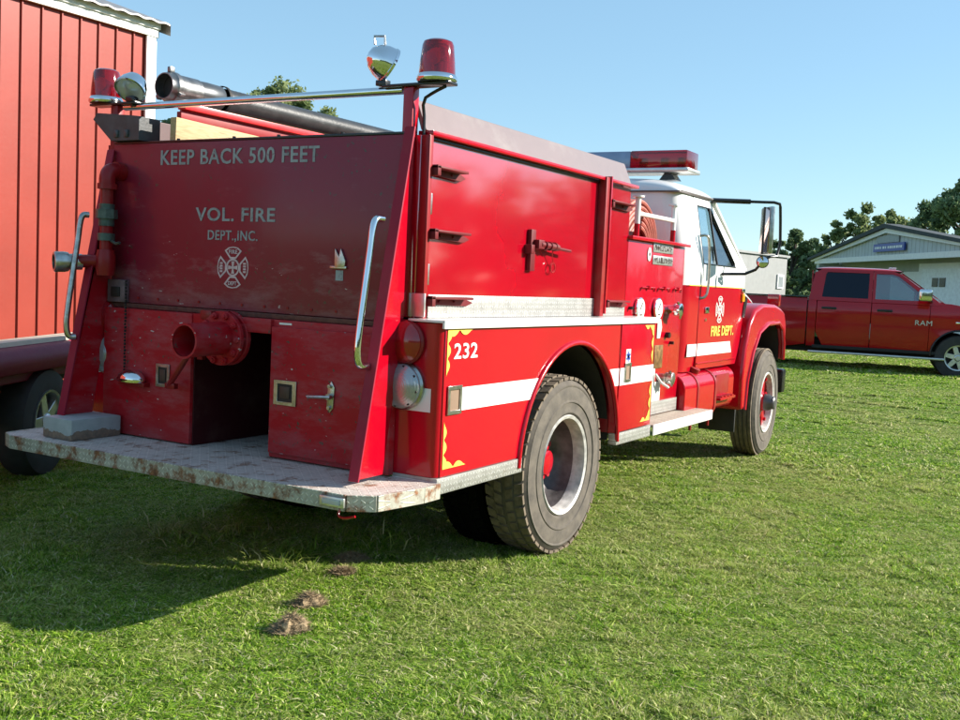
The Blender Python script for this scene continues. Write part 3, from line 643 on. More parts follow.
# side skins with the wheel arch cut out
for s in (-1, 1):
    mb = MB(); ap = arch_pts(AR[2], ZB+.002)
    out = [(XR+.03, ZB+.002)]+ap+[(.605, ZB+.002), (.605, ZL-.004), (XR+.03, ZL-.004)]
    mb.prism(out, 'y', s*1.22, s*1.17)
    obj('side_panel', mb, m_red, T, .004)
    # rear corner post with rounded corner
    mb = MB(); c = [(XR, s*.975)]+[(XR+.04+.04*math.cos(R(a)), s*(1.18+.04*math.sin(R(a)))) for a in (180, 157, 135, 112, 90)]+[(XR+.05, s*1.22), (XR+.05, s*.975)]
    c = [(XR, s*.975)]+[(XR+.045-.045*math.cos(R(a)), s*(1.172+.045*math.sin(R(a)))) for a in (0, 22, 45, 67, 90)]+[(XR+.05, s*.975)]
    mb.prism(c, 'z', ZB+.002, ZL-.004); obj('tail_lamp_housing', mb, m_red, T, .003)
    obj('corner_foot', MB().box(XR, XR+.06, min(s*.975, s*1.222), max(s*.975, s*1.222), .60, .6515), m_tread_side, T)
    # compartment ahead of the wheel
    cd = obj('compartment_door', MB().box(.617, 1.195, s*1.22-.004, s*1.17, ZB+.006, ZL-.012, .006), m_red, T)
    obj('compartment_frame', MB().box(.607, 1.205, s*.80, s*1.165, ZB+.002, ZL-.004), m_redd, T)
    # arch lip
    mb = MB(); ap2 = arch_pts(AR[2]-.004, .60, 30); mb.tube([(x, s*1.222, z) for x, z in ap2], .016, 10); obj('arch_lip', mb, m_red, T)
    # wheel well liner
    rows = [[(x, s*yy, z) for x, z in arch_pts(AR[2]-.01, .60, 30)] for yy in (1.16, .50)]
    mb = MB(); mb.quadgrid(rows); mb.prism([(-.70, .60), (.64, .60), (.64, 1.26), (-.70, 1.26)], 'y', s*.50, s*.49); obj('wheel_well', mb, m_dark, T)
    # bottom treadplate trim
    for xx in ((XR, -.655), (.615, 1.205)): obj('treadplate_trim', MB().box(*xx, s*1.226, s*1.17, .575, ZB, .003), m_tread_side, T)
    # ledge on top of the side boxes
    mb = MB(); mb.box(XR-.012, 1.225, s*1.236, s*1.035, ZL, ZL+.012, .003); mb.box(XR-.012, 1.225, s*1.240, s*1.226, ZL-.026, ZL+.012, .003); obj('top_ledge', mb, m_white, T)
    mb = MB(); mb.box(-1.36, .56, s*1.050, s*1.046, ZL+.014, ZL+.125, .001); mb.box(.62, 1.05, s*1.05, s*1.046, ZL+.014, ZL+.10, .001); obj('treadplate_kick_strip', mb, m_tread_side, T)
    # white stripe, cut at the arch
    z0, z1 = .957, 1.067; rr = AR[2]+.012
    xa = AR[0]-math.sqrt(rr**2-(z1-AR[1])**2); xb = AR[0]-math.sqrt(rr**2-(z0-AR[1])**2)
    mb = MB(); mb.prism([(-1.30, z0), (xb, z0), (xa, z1), (-1.30, z1)], 'y', s*1.2225, s*1.2195)
    obj('white_stripe', mb, m_stripe, T); mb = MB()
    xa = AR[0]+math.sqrt(rr**2-(z1-AR[1])**2); xb = AR[0]+math.sqrt(rr**2-(z0-AR[1])**2)
    mb.prism([(xb, z0), (.604, z0), (.604, z1), (xa, z1)], 'y', s*1.2225, s*1.2195); obj('white_stripe', mb, m_stripe, T); mb = MB()
    mb.prism([(.620, z0), (1.192, z0), (1.192, z1), (.620, z1)], 'y', s*1.2262, s*1.2232); obj('white_stripe', mb, m_stripe, cd); mb = MB()
    mb.box(XR-.0025, XR-.0005, s*1.172, s*.985, z0, z1); obj('white_stripe', mb, m_stripe, T)
    # recessed paddle latches
    for xq, zq, par, pr in ((-1.366, 1.012, T, 0), (.735, 1.035, cd, .004)):
        W_, H_ = (.062, .068) if pr == 0 else (.05, .062); yy = s*(1.2225+pr)
        fo = [(xq-W_, zq-H_), (xq+W_, zq-H_), (xq+W_, zq+H_), (xq-W_, zq+H_)]; fi = [(xq-W_*.7, zq-H_*.72), (xq+W_*.7, zq-H_*.72), (xq+W_*.7, zq+H_*.72), (xq-W_*.7, zq+H_*.72)]
        lf = obj('latch_frame', MB().frame(fo, fi, lambda a, b_, d, yy=yy, s=s: (a, yy+s*d, b_), .007), m_chromed, par, .001)
        obj('latch_recess', MB().box(fi[0][0], fi[1][0], yy, yy-s*.02+s*.021, fi[0][1], fi[2][1]), plain('tan_latch_well', lin(.22, .14, .09), .6), lf)
# main tub, hose bed box
mb = MB(); mb.box(-.69, .60, -.485, .485, .72, 1.30); mb.box(-1.40, 1.15, -1.02, 1.02, 1.30, 1.372); mb.box(.66, 1.15, -.79, .79, .72, 1.30); obj('body_core', mb, m_redd, T)
mb = MB(); mb.box(-1.40, 1.05, -.99, .99, 1.39, 1.60); obj('hose_bed_floor', mb, m_galv, T)
mb = MB(); mb.box(1.02, 1.06, -.99, .99, 1.60, 2.24); obj('hose_bed_bulkhead', mb, m_redd, T)
XE = 1.075
for s in (-1, 1):
    sp = obj('hose_bed_side', MB().box(-1.462, XE, s*1.040, s*.995, ZL+.013, 2.238), m_redtop, T, .004)
    obj('side_lip', MB().box(-1.43, XE+.03, s*1.085, s*1.0, 2.240, 2.262, .004), m_red, T)
    obj('lip_shade_strip', MB().box(-1.42, .543, s*1.052, s*1.041, 2.222, 2.2385, .002), m_gblack, sp)  # black strip added to deepen the shadow line under the lip
    mb = MB(); mb.prism([(s*1.045, 2.264), (s*.985, 2.405), (s*.965, 2.405), (s*1.015, 2.264)], 'x', -1.43, XE-.01); obj('side_coaming', mb, m_pink, T, .003)
    # posts on the side
    ps = obj('side_post', MB().box(-1.455, -1.425, s*1.085, s*1.040, ZL+.014, 2.238, .003), m_redd, T)
    p2 = obj('side_post', MB().box(.545, .60, s*1.095, s*1.041, ZL+.014, 2.262, .004), m_redd, T)
    obj('post_edge_strip', MB().box(.601, .618, s*1.105, s*1.041, ZL+.03, 2.27, .002), m_red, T)
    obj('corner_pad', MB().box(-1.468, -1.458, s*1.10, s*1.01, ZL+.02, ZL+.13, .002), m_alu, T)
    # fold-down ladder brackets on both posts
    for bx_, plist in ((-1.425, ((2.085, .34), (1.79, .40), (1.475, .46))), (.618, ((2.11, .46), (1.475, .46)))):
        for z, ln in plist:
            mb = MB(); mb.prism([(bx_, z-.022), (bx_+ln*.86, z-.030), (bx_+ln, z-.012), (bx_+ln*.8, z+.010), (bx_, z+.016)], 'y', s*1.055, s*1.062)
            mb.box(bx_, bx_+ln*.82, s*1.115, s*1.055, z+.004, z+.016, .002)
            mb.box(bx_, bx_+.03, s*1.115, s*1.050, z-.03, z+.02, .003)
            for q in (.3, .6): mb.cyl((bx_+ln*q, s*1.062, z-.008), (bx_+ln*q, s*1.071, z-.008), .008, n=8)
            br = obj('ladder_bracket', mb, m_bracket, T, .0015)
        for z in ((1.93, 1.60) if bx_ < 0 else (1.93, 1.62)):
            obj('bracket_latch', MB().box(bx_, bx_+.028, s*1.075, s*1.041, z-.055, z+.045, .004), m_chromed, T)
# middle ladder latch (sunny side)
mb = MB(); mb.box(-.37, -.315, -1.066, -1.041, 1.645, 1.875, .004); mb.box(-.40, -.36, -1.085, -1.041, 1.74, 1.79, .004)
mb.cyl((-.33, -1.085, 1.795), (.06, -1.10, 1.775), .009, n=10); mb.cyl((-.30, -1.085, 1.795), (-.10, -1.095, 1.787), .020, n=12); mb.box(-.34, -.27, -1.10, -1.06, 1.77, 1.82, .004)
for q in (-.26, -.20, -.14): mb.cyl((q, -1.09, 1.791), (q+.012, -1.09, 1.790), .026, n=12)
la = obj('ladder_latch', mb, m_bracket, T)
mb = MB(); mb.tube([(-.14, -1.085, 1.78), (-.11, -1.07, 1.73), (-.085, -1.065, 1.70)], .003, 6); mb.tube([(-.085+.028*math.cos(a), -1.064, 1.672+.028*math.sin(a)) for a in [i*.5236 for i in range(12)]], .004, 6, closed=True)
obj('pin_ring', mb, m_redd, la)
# ---- rear face
up_ = obj('rear_panel', MB().box(-1.500, -1.470, -.99, .99, 1.365, 2.236, .004), m_redw, T)
mb = MB(); mb.box(-1.503, -1.466, -.985, .985, 2.237, 2.249, .002)
for q in (-.6, -.2, .1, .5): mb.cyl((-1.49, q, 2.249), (-1.49, q, 2.258), .009, n=8)
obj('rear_panel_cap', mb, m_gblack, up_)
mb = MB(); mb.box(-1.515, -1.501, -.985, .985, 1.338, 1.362, .003); obj('seam_rail', mb, plain('rusty_seam', lin(.11, .035, .025), .7, 0, .5, 30, .4), up_)
mb = MB(); mb.box(-1.555, -1.14, .30, .975, .64, 1.335, .006); obj('left_compartment', mb, m_redl, T)
mb = MB(); mb.box(-1.500, -1.14, -.31+.0, .0-.20, .64, .66)
rc = obj('right_compartment', MB().box(-1.53, -1.14, -.975, -.235, .64, 1.335, .006), m_redl, T)
obj('compartment_door', MB().box(-1.548, -1.531, -.93, -.245, .665, 1.30, .004), m_redl, rc)
for k_ in range(13): obj('panel_bolt', MB().cyl((-1.5005, .92-.153*k_, 1.395), (-1.5045, .92-.153*k_, 1.395), .0075, n=8), m_redd, up_)
obj('pump_bay_floor', MB().box(-1.488, -.90, -.40, .45, .615, .631), m_tread_top, T)
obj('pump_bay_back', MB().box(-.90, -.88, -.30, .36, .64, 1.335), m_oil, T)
mb = MB(); mb.box(-1.50, -.88, -.234, .299, 1.27, 1.336); obj('pump_bay_top', mb, m_redd, T)
for y0_, y1_ in ((-.40, -.25), (.31, .45)): obj('pump_bay_side', MB().box(-1.13, -.88, y0_, y1_, .64, 1.27), m_redd, T)
m_bay = paint('shade_dark_bay_liner', lin(.055, .006, .008), .6, .1, 0, .4)  # bay shade put into dark sheets added over the inner side walls
obj('pump_bay_shade_liner', MB().box(-1.535, -.905, .290, .2985, .634, 1.262), m_bay, T)
obj('pump_bay_shade_liner', MB().box(-1.51, -.905, -.2335, -.226, .634, 1.262), m_bay, T)
obj('pump_bay_rim', MB().box(-1.548, -1.50, -.238, .303, 1.262, 1.336, .004), m_redl, T)
# sloping wing plates
for s in (-1, 1):
    prof = [(-1.455, 2.265 if s < 0 else 2.20), (-1.49, 2.265 if s < 0 else 2.20), (-1.815, .662), (-1.62, .662), (-1.505, 1.33), (-1.47, 2.2)]
    mb = MB(); mb.prism(prof, 'y', s*1.010, s*.996)
    q0, q1 = Vector((-1.49, 0, 2.27)) if s < 0 else Vector((-1.503, 0, 2.205)), Vector((-1.822, 0, .655)); dn = Vector((-.98, 0, .2)).normalized()*.012
    b = bmesh.new(); vs = []
    for p_ in (q0, q1):
        for yy in (s*.972, s*1.028):
            for k in (0, 1): vs.append(b.verts.new((p_.x+dn.x*k, yy, p_.z+dn.z*k)))
    for f in ((0, 1, 3, 2), (4, 6, 7, 5), (0, 4, 5, 1), (2, 3, 7, 6), (0, 2, 6, 4), (1, 5, 7, 3)): b.faces.new([vs[i] for i in f])
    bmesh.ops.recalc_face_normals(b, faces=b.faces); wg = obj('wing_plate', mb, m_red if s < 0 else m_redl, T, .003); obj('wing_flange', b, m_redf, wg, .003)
    # grab rails
    a, b2 = Vector((-1.665, s*.985, 1.835)), Vector((-1.74, s*.985, 1.170))
    oo = Vector((-.035, s*.014, 0)) if s > 0 else Vector((-.060, 0, 0))
    pts = [a, a+oo*.9+Vector((0, 0, .0)), a+oo*1.25+Vector((0, 0, -.05)), a+oo*1.25+Vector((-.01, 0, -.14)), b2+oo*1.25+Vector((0, 0, .12)), b2+oo*1.25+Vector((0, 0, .04)), b2+oo*.9, b2]
    obj('grab_rail', MB().tube(pts, .0165, 14, smooth=2), m_chrome if s < 0 else m_chromed, T)
    mb = MB(); mb.box(-1.468, -1.452, s*1.215, s*1.012, .66, 1.37) if s > 0 else None
# ---- tailboard
mb = MB(); tbz = (.632)
poly = [(-1.49, -1.235), (-1.62, -1.235), (-1.905, -1.185), (-1.985, -1.085), (-1.985, 1.17), (-1.94, 1.27), (-1.62, 1.30), (-1.49, 1.30)]
mb.m(0).prism(poly, 'z', .622, tbz)
tb = None
deck = obj('tailboard', mb, m_tread_top, T, .002)
# edge skirt with diamond pattern
def skirt(p, q, zt, zb, th=.012):
    p, q = Vector((*p, 0)), Vector((*q, 0)); d = (q-p).normalized(); n = Vector((d.y, -d.x, 0))
    b = bmesh.new(); v = [b.verts.new(pp+n*k*th+Vector((0, 0, z))) for pp in (p, q) for k in (0, 1) for z in (zb, zt)]
    for f in ((0, 1, 3, 2), (4, 6, 7, 5), (0, 4, 5, 1), (2, 3, 7, 6), (0, 2, 6, 4), (1, 5, 7, 3)): b.faces.new([v[i] for i in f])
    bmesh.ops.recalc_face_normals(b, faces=b.faces); return b
mb = MB()
for a, b2 in zip(poly, poly[1:]):
    mb._merge(skirt(b2, a, .634, .562))
obj('edge_skirt', mb, m_tread_edge, deck, .002)
mb = MB(); mb._merge(skirt((-1.985, -1.065), (-1.985, -1.0), .61, .59, -.02)); 
d0, d1 = Vector((-1.997, -1.02, 0)), Vector((-1.985, -1.085, 0))
mk = MB(); mk.box(-2.012, -1.998, -1.09, -.955, .578, .622, .006); ml = obj('marker_lamp', mk, m_alu, deck)
obj('lens', MB().box(-2.018, -2.011, -1.07, -.975, .588, .612, .003), m_lens_clear, ml); mb.bm.free()
mb = MB(); mb.tube([(-1.99, -1.06, .575), (-2.0, -1.05, .54), (-1.99, -1.08, .53), (-1.98, -1.13, .545)], .006, 6, smooth=1); obj('red_wire', mb, m_red, deck)
# rear fittings
P_, c = plain, 0
mb = MB(); mb.cyl((-1.53, .05, 1.225), (-1.84, .05, 1.215), .085, n=40, caps=False); mb.cyl((-1.53, .05, 1.225), (-1.845, .05, 1.214), .077, n=40, caps=False)
mb.lathe([(.077, 0), (.088, 0), (.088, .02), (.077, .02)], (-1.85, .05, 1.214), (1, 0, -.03)); mb.cyl((-1.56, .05, 1.2), (-1.57, .05, 1.2), .078)
pp = obj('dump_pipe', mb, m_redl, T)
mb = MB(); mb.cyl((-1.525, .05, 1.222), (-1.552, .05, 1.222), .140, n=40); mb.cyl((-1.575, .05, 1.222), (-1.60, .05, 1.222), .140, n=40)
for i in range(10):
    a = i*.6283; y_, z_ = .05+.119*math.cos(a), 1.222+.119*math.sin(a); mb.cyl((-1.51, y_, z_), (-1.625, y_, z_), .010, n=8); mb.cyl((-1.60, y_, z_), (-1.617, y_, z_), .019, n=6)
obj('bolted_flange', mb, m_redl, pp, .003)
obj('pipe_bore', MB().cyl((-1.60, .05, 1.214), (-1.61, .05, 1.214), .0765, n=32), m_oil, pp)
mb = MB(); mb.cyl((-1.57, .18, 1.33), (-1.57, .02, 1.345), .018, n=10); mb.box(-1.60, -1.545, .12, .20, 1.31, 1.36, .01); obj('flange_bracket', mb, m_redd, pp)
mb = MB(); mb.box(-1.585, -1.56, .19, .225, 1.10, 1.15); mb.tube([(-1.64, .215, 1.15), (-1.66, .28, 1.04), (-1.625, .39, .945)], .016, 8); mb.box(-1.64, -1.61, .33, .40, .935, .965, .004); obj('dump_lever', mb, m_redd, T)
def latchbox(par, y, z, w_, h, xf, depthmat):
    fo = [(y-w_, z-h), (y+w_, z-h), (y+w_, z+h), (y-w_, z+h)]; fi = [(y-w_*.66, z-h*.72), (y+w_*.66, z-h*.72), (y+w_*.66, z+h*.72), (y-w_*.66, z+h*.72)]
    l_ = obj('latch_frame', MB().frame(fo, fi, lambda a, b_, d: (xf-d, a, b_), .008), m_chromed, par, .001)
    obj('latch_recess', MB().box(xf-.003, xf-.0005, fi[0][0], fi[1][0], fi[0][1], fi[2][1]), depthmat, l_)
    obj('latch_paddle', MB().box(xf-.007, xf-.0035, y-w_*.4, y+w_*.45, z-h*.45, z+h*.5, .001), plain('brown_latch_paddle', lin(.06, .03, .02), .5), l_)
latchbox(rc, -.35, .975, .072, .062, -1.549, m_oil); latchbox(T, .50, .99, .05, .062, -1.556, m_oil)
mb = MB(); mb.prism([(-.635, .905), (-.655, .93), (-.66, 1.03), (-.64, 1.06), (-.62, 1.03), (-.615, .93)], 'x', -1.549, -1.556, .002); mb.cyl((-1.55, -.64, .985), (-1.585, -.64, .985), .014, n=12); mb.tube([(-1.585, -.66, .985), (-1.59, -.60, .982), (-1.583, -.52, .975)], .009, 8); mb.cyl((-1.55, -.635, 1.035), (-1.57, -.635, 1.035), .009, n=8); mb.cyl((-1.55, -.635, .93), (-1.57, -.635, .93), .009, n=8)
obj('t_handle', mb, m_chromed, rc)
obj('small_decal', MB().box(-1.5315, -1.5305, -.36, -.28, 1.312, 1.322), m_white, rc)
# step lamp: chrome hood on the left box
mb = MB(); b = bmesh.new(); bmesh.ops.create_uvsphere(b, u_segments=24, v_segments=12, radius=1)
for v in b.verts: v.co = Vector((-1.60+v.co.x*.055, .70+v.co.y*.095, .955+max(v.co.z, -.25)*.052))
mb._merge(b); sl = obj('step_lamp', mb, m_chrome, T); obj('lamp_mount', MB().box(-1.60, -1.556, .60, .80, .918, .942, .004), m_redd, sl)
# pinned hasp low on the upper panel, with sticker
mb = MB(); mb.prism([(-.665, 1.64), (-.635, 1.70), (-.625, 1.66), (-.600, 1.70), (-.60, 1.61), (-.66, 1.61)], 'x', -1.501, -1.515, .002); mb.box(-1.513, -1.501, -.67, -.57, 1.603, 1.615, .002); obj('hasp', mb, m_chromed, up_)
obj('small_sticker', MB().box(-1.5025, -1.5008, -.645, -.60, 1.545, 1.595), m_letter, up_)
# left: plumbing
mb = MB(); mb.cyl((-1.50, .92, 2.085), (-1.50-.05, .92, 2.085), .05, n=20); mb.tube([(-1.50, .92, 2.085), (-1.575, .92, 2.085), (-1.60, .92, 2.055), (-1.60, .92, 2.0)], .044, 16, smooth=2); mb.cyl((-1.60, .92, 2.01), (-1.60, .92, 1.98), .052, n=20); mb.cyl((-1.60, .92, 2.0), (-1.60, .92, 1.55), .034, n=16)
mb.lathe([(.0, -.07), (.045, -.07), (.052, -.03), (.052, .03), (.045, .07), (0, .07)], (-1.60, .92, 1.58), (0, 0, 1)); mb.tube([(-1.60, .92, 1.59), (-1.63, .99, 1.585), (-1.71, 1.05, 1.58)], .036, 16)
fp = obj('drain_pipe', mb, m_redd, T)
mb = MB(); mb.cyl((-1.60, .92, 1.90), (-1.60, .92, 1.78), .042, n=16); mb.cyl((-1.60, .92, 1.87), (-1.60, .92, 1.82), .058, n=8); mb.cyl((-1.60, .92, 1.74), (-1.60, .92, 1.70), .046, n=16); mb.tube([(-1.60, .88, 1.70), (-1.61, .83, 1.685), (-1.61, .80, 1.69)], .008, 6); obj('valve_body', mb, plain('weathered_bronze_valve', lin(.085, .11, .095), .5, .5, .3, 30, .2), fp)
mb = MB(); mb.lathe([(.044, -.07), (.044, .0), (.052, .0), (.056, .02), (.056, .07), (.050, .075), (.041, .075), (.040, -.05)], (-1.73, 1.065, 1.575), (-.88, .46, -.04)); obj('outlet_coupling', mb, m_chromed, fp)
obj('outlet_bore', MB().cyl((-1.767, 1.085, 1.573), (-1.776, 1.090, 1.572), .041, n=20), m_oil, fp)
mb = MB(); mb.box(-1.535, -1.501, .84, .98, 1.365, 1.49, .006); gp_ = obj('gauge_plate', mb, plain('grimy_gauge_plate', lin(.16, .10, .11), .5, .2, .3, 20), T); obj('gauge_window', MB().box(-1.541, -1.5355, .875, .945, 1.395, 1.45, .002), m_oil, gp_)
mb = MB()
z = 1.49
while z > 1.0: mb.box(-1.575, -1.565, .785+random.uniform(-.003, .003), .793, z-.014, z, .002); z -= .018
obj('chain', mb, m_dark, T)
# tail lamps (near side and far side)
for s in (-1, 1):
    mb = MB(); mb.lathe([(.102, 0), (.106, .018), (.098, .03)], (XR, s*1.025, 1.275), (-1, 0, 0)); l1 = obj('red_tail_lamp', mb, m_redd, T)
    obj('lens', MB().lathe([(.10, .012), (.098, .035), (.08, .052), (.05, .066), (.02, .072), (0, .073)], (XR, s*1.025, 1.275), (-1, 0, 0)), m_reflector, l1)
    mb = MB(); mb.lathe([(.112, 0), (.114, .018), (.106, .03)], (XR, s*1.025, 1.07), (-1, 0, 0)); l2 = obj('grey_tail_lamp', mb, m_chromed, T)
    lz = MB(); lz.lathe([(.108, .014), (.104, .04), (.08, .062), (.045, .074), (0, .078)], (XR, s*1.025, 1.07), (-1, 0, 0))
    lo_ = obj('lens', lz, m_lensgrey, l2)
    mb = MB()
    for i in range(8): a = i*.785+.2; mb.cyl((XR-.03, s*1.025+.095*math.cos(a), 1.07+.095*math.sin(a)), (XR-.05, s*1.025+.095*math.cos(a), 1.07+.095*math.sin(a)), .006, n=8)
    obj('lens_screws', mb, m_dark, l2)
# lettering on the rear panel; reading direction is -y
du, dz_ = (0, -1, 0), (0, 0, 1); XT = -1.5015
text('lettering', 'KEEP BACK 500 FEET', (XT, .617, 2.117), du, dz_, 1.09, .080, m_letter, up_, .016)
text('lettering', 'VOL. FIRE', (XT, .347, 1.822), du, dz_, .55, .071, m_letter, up_, .018)
text('lettering', 'DEPT.,INC.', (XT, .255, 1.716), du, dz_, .345, .060, m_letter, up_, .012)
# maltese cross emblem
def maltese(name, c, du, dv, sc, mat, par, words=True):
    c, du, dv = Vector(c), Vector(du), Vector(dv); n = du.cross(dv); mb = MB(); q = .0012
    def pl(pts): return [c+du*(x*sc)+dv*(y*sc) for x, y in pts]
    for k in range(4):
        a = k*math.pi/2
        def rot(p): return (p[0]*math.cos(a)-p[1]*math.sin(a), p[0]*math.sin(a)+p[1]*math.cos(a))
        out = [(-.20, .42)]+[(-.55, .80)]+[(x, .80+.20*math.cos(x*2.2)) for x in (-.3, 0, .3)]+[(.55, .80), (.20, .42)]
        out = [rot(p) for p in out]; P = pl(out); m_ = len(P)
        cen = sum(P, Vector())/m_
        b = bmesh.new(); O = [b.verts.new(p+n*q) for p in P]; I = [b.verts.new(cen+(p-cen)*.76+n*q) for p in P]
        for i in range(m_): b.faces.new((O[i], O[(i+1) % m_], I[(i+1) % m_], I[i]))
        mb._merge(b)
        for xx in (() if k in (0, 2) and words else (-.2, -.07, .06, .19)): # tiny letters inside each arm
            w_ = .045; pts = [rot(p) for p in ((xx-w_, .66), (xx+w_, .66), (xx+w_, .84), (xx-w_, .84))]; b = bmesh.new(); b.faces.new([b.verts.new(p+n*q) for p in pl(pts)]); mb._merge(b)
        pts = [rot(p) for p in ((-.05, .05), (.05, .05), (.10, .30), (-.10, .30))]; b = bmesh.new(); b.faces.new([b.verts.new(p+n*q) for p in pl(pts)]); mb._merge(b)
    ring = 28; b = bmesh.new()
    V = [[b.verts.new(c+(du*math.cos(i*2*math.pi/ring)+dv*math.sin(i*2*math.pi/ring))*sc*r+n*q*1.2) for i in range(ring)] for r in (.34, .43)]
    for i in range(ring): b.faces.new((V[0][i], V[0][(i+1) % ring], V[1][(i+1) % ring], V[1][i]))
    mb._merge(b)
    b = bmesh.new()
    V = [[b.verts.new(c+(du*math.cos(i*2*math.pi/ring)+dv*math.sin(i*2*math.pi/ring))*sc*r+n*q*1.4) for i in range(ring)] for r in (.0, .08)]
    for i in range(ring): b.faces.new((V[0][i], V[0][(i+1) % ring], V[1][(i+1) % ring], V[1][i]))
    bmesh.ops.remove_doubles(b, verts=b.verts, dist=1e-6); mb._merge(b)
    em = obj(name, mb, mat, par)
    if words:
        text('emblem_word', 'FIRE', c-du*(.27*sc)+dv*(.66*sc)+n*q, du, dv, .54*sc, .19*sc, mat, em, .02)
        text('emblem_word', 'DEPT', c-du*(.27*sc)-dv*(.85*sc)+n*q, du, dv, .54*sc, .19*sc, mat, em, .02)
    return em
maltese('fire_emblem', (XT+.001, .073, 1.585), Vector(du), Vector(dz_), .108, m_emb, up_)
# unit number and gold scrolls on the side
text('unit_number', '232', (-1.383, YS-.0015, 1.205), (1, 0, 0), (0, 0, 1), .215, .074, m_white, T, .015)
def scr(x, z, sx, sz, y, LX, LZ, par):
    """solid gold corner ornament: two arms of leaf-shaped bumps that shrink towards the tips"""
    mb = MB()
    def arm(L, vert, nb):
        o0 = [(0, 0)]; k = 48
        for i in range(k+1):
            t_ = i/k; q = t_*nb; f_ = q-math.floor(q); env = 1-.45*t_
            w_ = .006+.030*env*(max(0, math.sin(math.pi*min(1, f_*1.15)))**.8)*(1 if t_ < .97 else 0)
            o0.append((t_*L, w_*(1 if t_ < .999 else .3)))
        o0.append((L*1.04, 0)); P = []
        for a, b_ in o0: P.append((x+sx*b_, z+sz*a) if vert else (x+sx*a, z+sz*b_))
        return P
    mb.prism(arm(LX, False, 2), 'y', y, y-.0016); mb.prism(arm(LZ, True, 3), 'y', y+.0002, y-.0014)
    return obj('gold_scroll', mb, m_yellow, par)
scr(-1.445, 1.345, 1, -1, YS-.002, .22, .21, T); scr(-1.445, .69, 1, 1, YS-.002, .20, .215, T)
scr(1.165, 1.335, -1, -1, YS-.0055, .16, .25, T); scr(1.165, .69, -1, 1, YS-.0055, .16, .25, T)
mb = MB(); mb.box(.70, .775, YS-.0065, YS-.0045, 1.088, 1.185); sgn2 = obj('star_of_life_decal', mb, m_white, T)
mb = MB()
for k in range(3):
    r_ = Matrix.Rotation(k*math.pi/3, 3, 'Y'); mb.box(.7375-.009, .7375+.009, YS-.0075, YS-.0068-k*.0003, 1.137-.034, 1.137+.034, rot=r_, piv=(.7375, YS, 1.137))
obj('blue_star', mb, m_blue, sgn2)
# ---- light bar at the rear
lb = obj('chrome_crossbar', MB().cyl((-1.46, .95, 2.446), (-1.46, -.93, 2.446), .0195, n=20), m_chrome, T)
pr_ = obj('beacon_post', MB().box(-1.485, -1.435, -1.0, -.945, 1.39, 2.455, .004), m_red, T); obj('beacon_post', MB().box(-1.485, -1.435, .985, 1.04, 1.39, 2.455, .004), m_redd, T)
obj('dark_conduit', MB().tube([(-1.44, -1.04, 1.5), (-1.44, -1.04, 2.3), (-1.45, -1.03, 2.40), (-1.46, -1.10, 2.43), (-1.46, -1.16, 2.452)], .008, 8, smooth=1), m_gblack, T)
for s in (-1, 1):
    obj('beacon_bracket', MB().box(-1.50, -1.42, min(s*.83, s*1.20), max(s*.83, s*1.20), 2.456, 2.470, .004), m_gblack, T)
    bc = obj('red_beacon', MB().lathe([(0, 0), (.088, 0), (.094, .008), (.094, .020), (.086, .034), (.082, .036)], (-1.46, s*1.11, 2.471), (0, 0, 1)), m_chrome, T)
    obj('dome', MB().lathe([(.084, .030), (.084, .045), (.080, .10), (.073, .165), (.066, .182), (.05, .190), (0, .193)], (-1.46, s*1.11, 2.471), (0, 0, 1)), m_glassr, bc)
    mb = MB(); mb.cyl((-1.46, s*1.11, 2.49), (-1.46, s*1.11, 2.56), .02, n=12); mb.cyl((-1.49, s*1.11, 2.575), (-1.43, s*1.11, 2.575), .035, .012, n=16); obj('rotator', mb, m_chrome, bc)
def spot(c, ax, name_label, liftx=0):
    c, ax = Vector(c), Vector(ax).normalized()
    s_ = obj('spotlight', MB().lathe([(0, -.085), (.03, -.078), (.060, -.052), (.078, -.015), (.084, .02), (.088, .022), (.088, .034), (.080, .036)], c, ax, 36), m_chrome, T, label=name_label)
    obj('lens', MB().lathe([(.081, .030), (.05, .040), (0, .044)], c, ax, 32), m_lens_clear, s_)
    mb = MB(); mb.tube([c+Vector((0, 0, -.08)), c+Vector((0, 0, -.10)), Vector((-1.46, c.y-.0, 2.47))], .012, 8); mb.box(c.x-.02, c.x+.02, c.y-.03, c.y+.03, 2.468, 2.495, .004); obj('mount', mb, m_gblack, s_)
    return s_
s1 = spot((-1.47, -.815, 2.58), (.72, -.48, -.42), 'chrome spotlight tipped down beside the right beacon')
mb = MB(); mb.tube([(-1.47, -.76, 2.665), (-1.47, -.755, 2.705), (-1.47, -.815, 2.70), (-1.47, -.82, 2.66)], .006, 8); obj('handle', mb, m_chromed, s1)
s2 = spot((-1.49, .865, 2.548), (-.66, -.2, -.75), 'chrome spotlight facing rearward beside the left beacon')
# ladder rack rail and cross piece
mb = MB(); mb.box(-1.35, 1.0, .60, .66, 2.44, 2.475, .004); rr_ = obj('rack_rail', mb, paint('bright_red_rail', lin(.62, .03, .035), .3), T)
mb = MB(); mb.box(-1.30, -1.25, .66, .72, 2.20, 2.44, .004); mb.box(.9, .96, .58, 1.02, 2.2, 2.44, .004); obj('rack_crosspiece', mb, m_redd, T); obj('rail_web', MB().box(-1.35, 1.0, .632, .644, 2.365, 2.439, .002), m_redd, rr_)  # web coloured dark for the shade below the rail's top flange
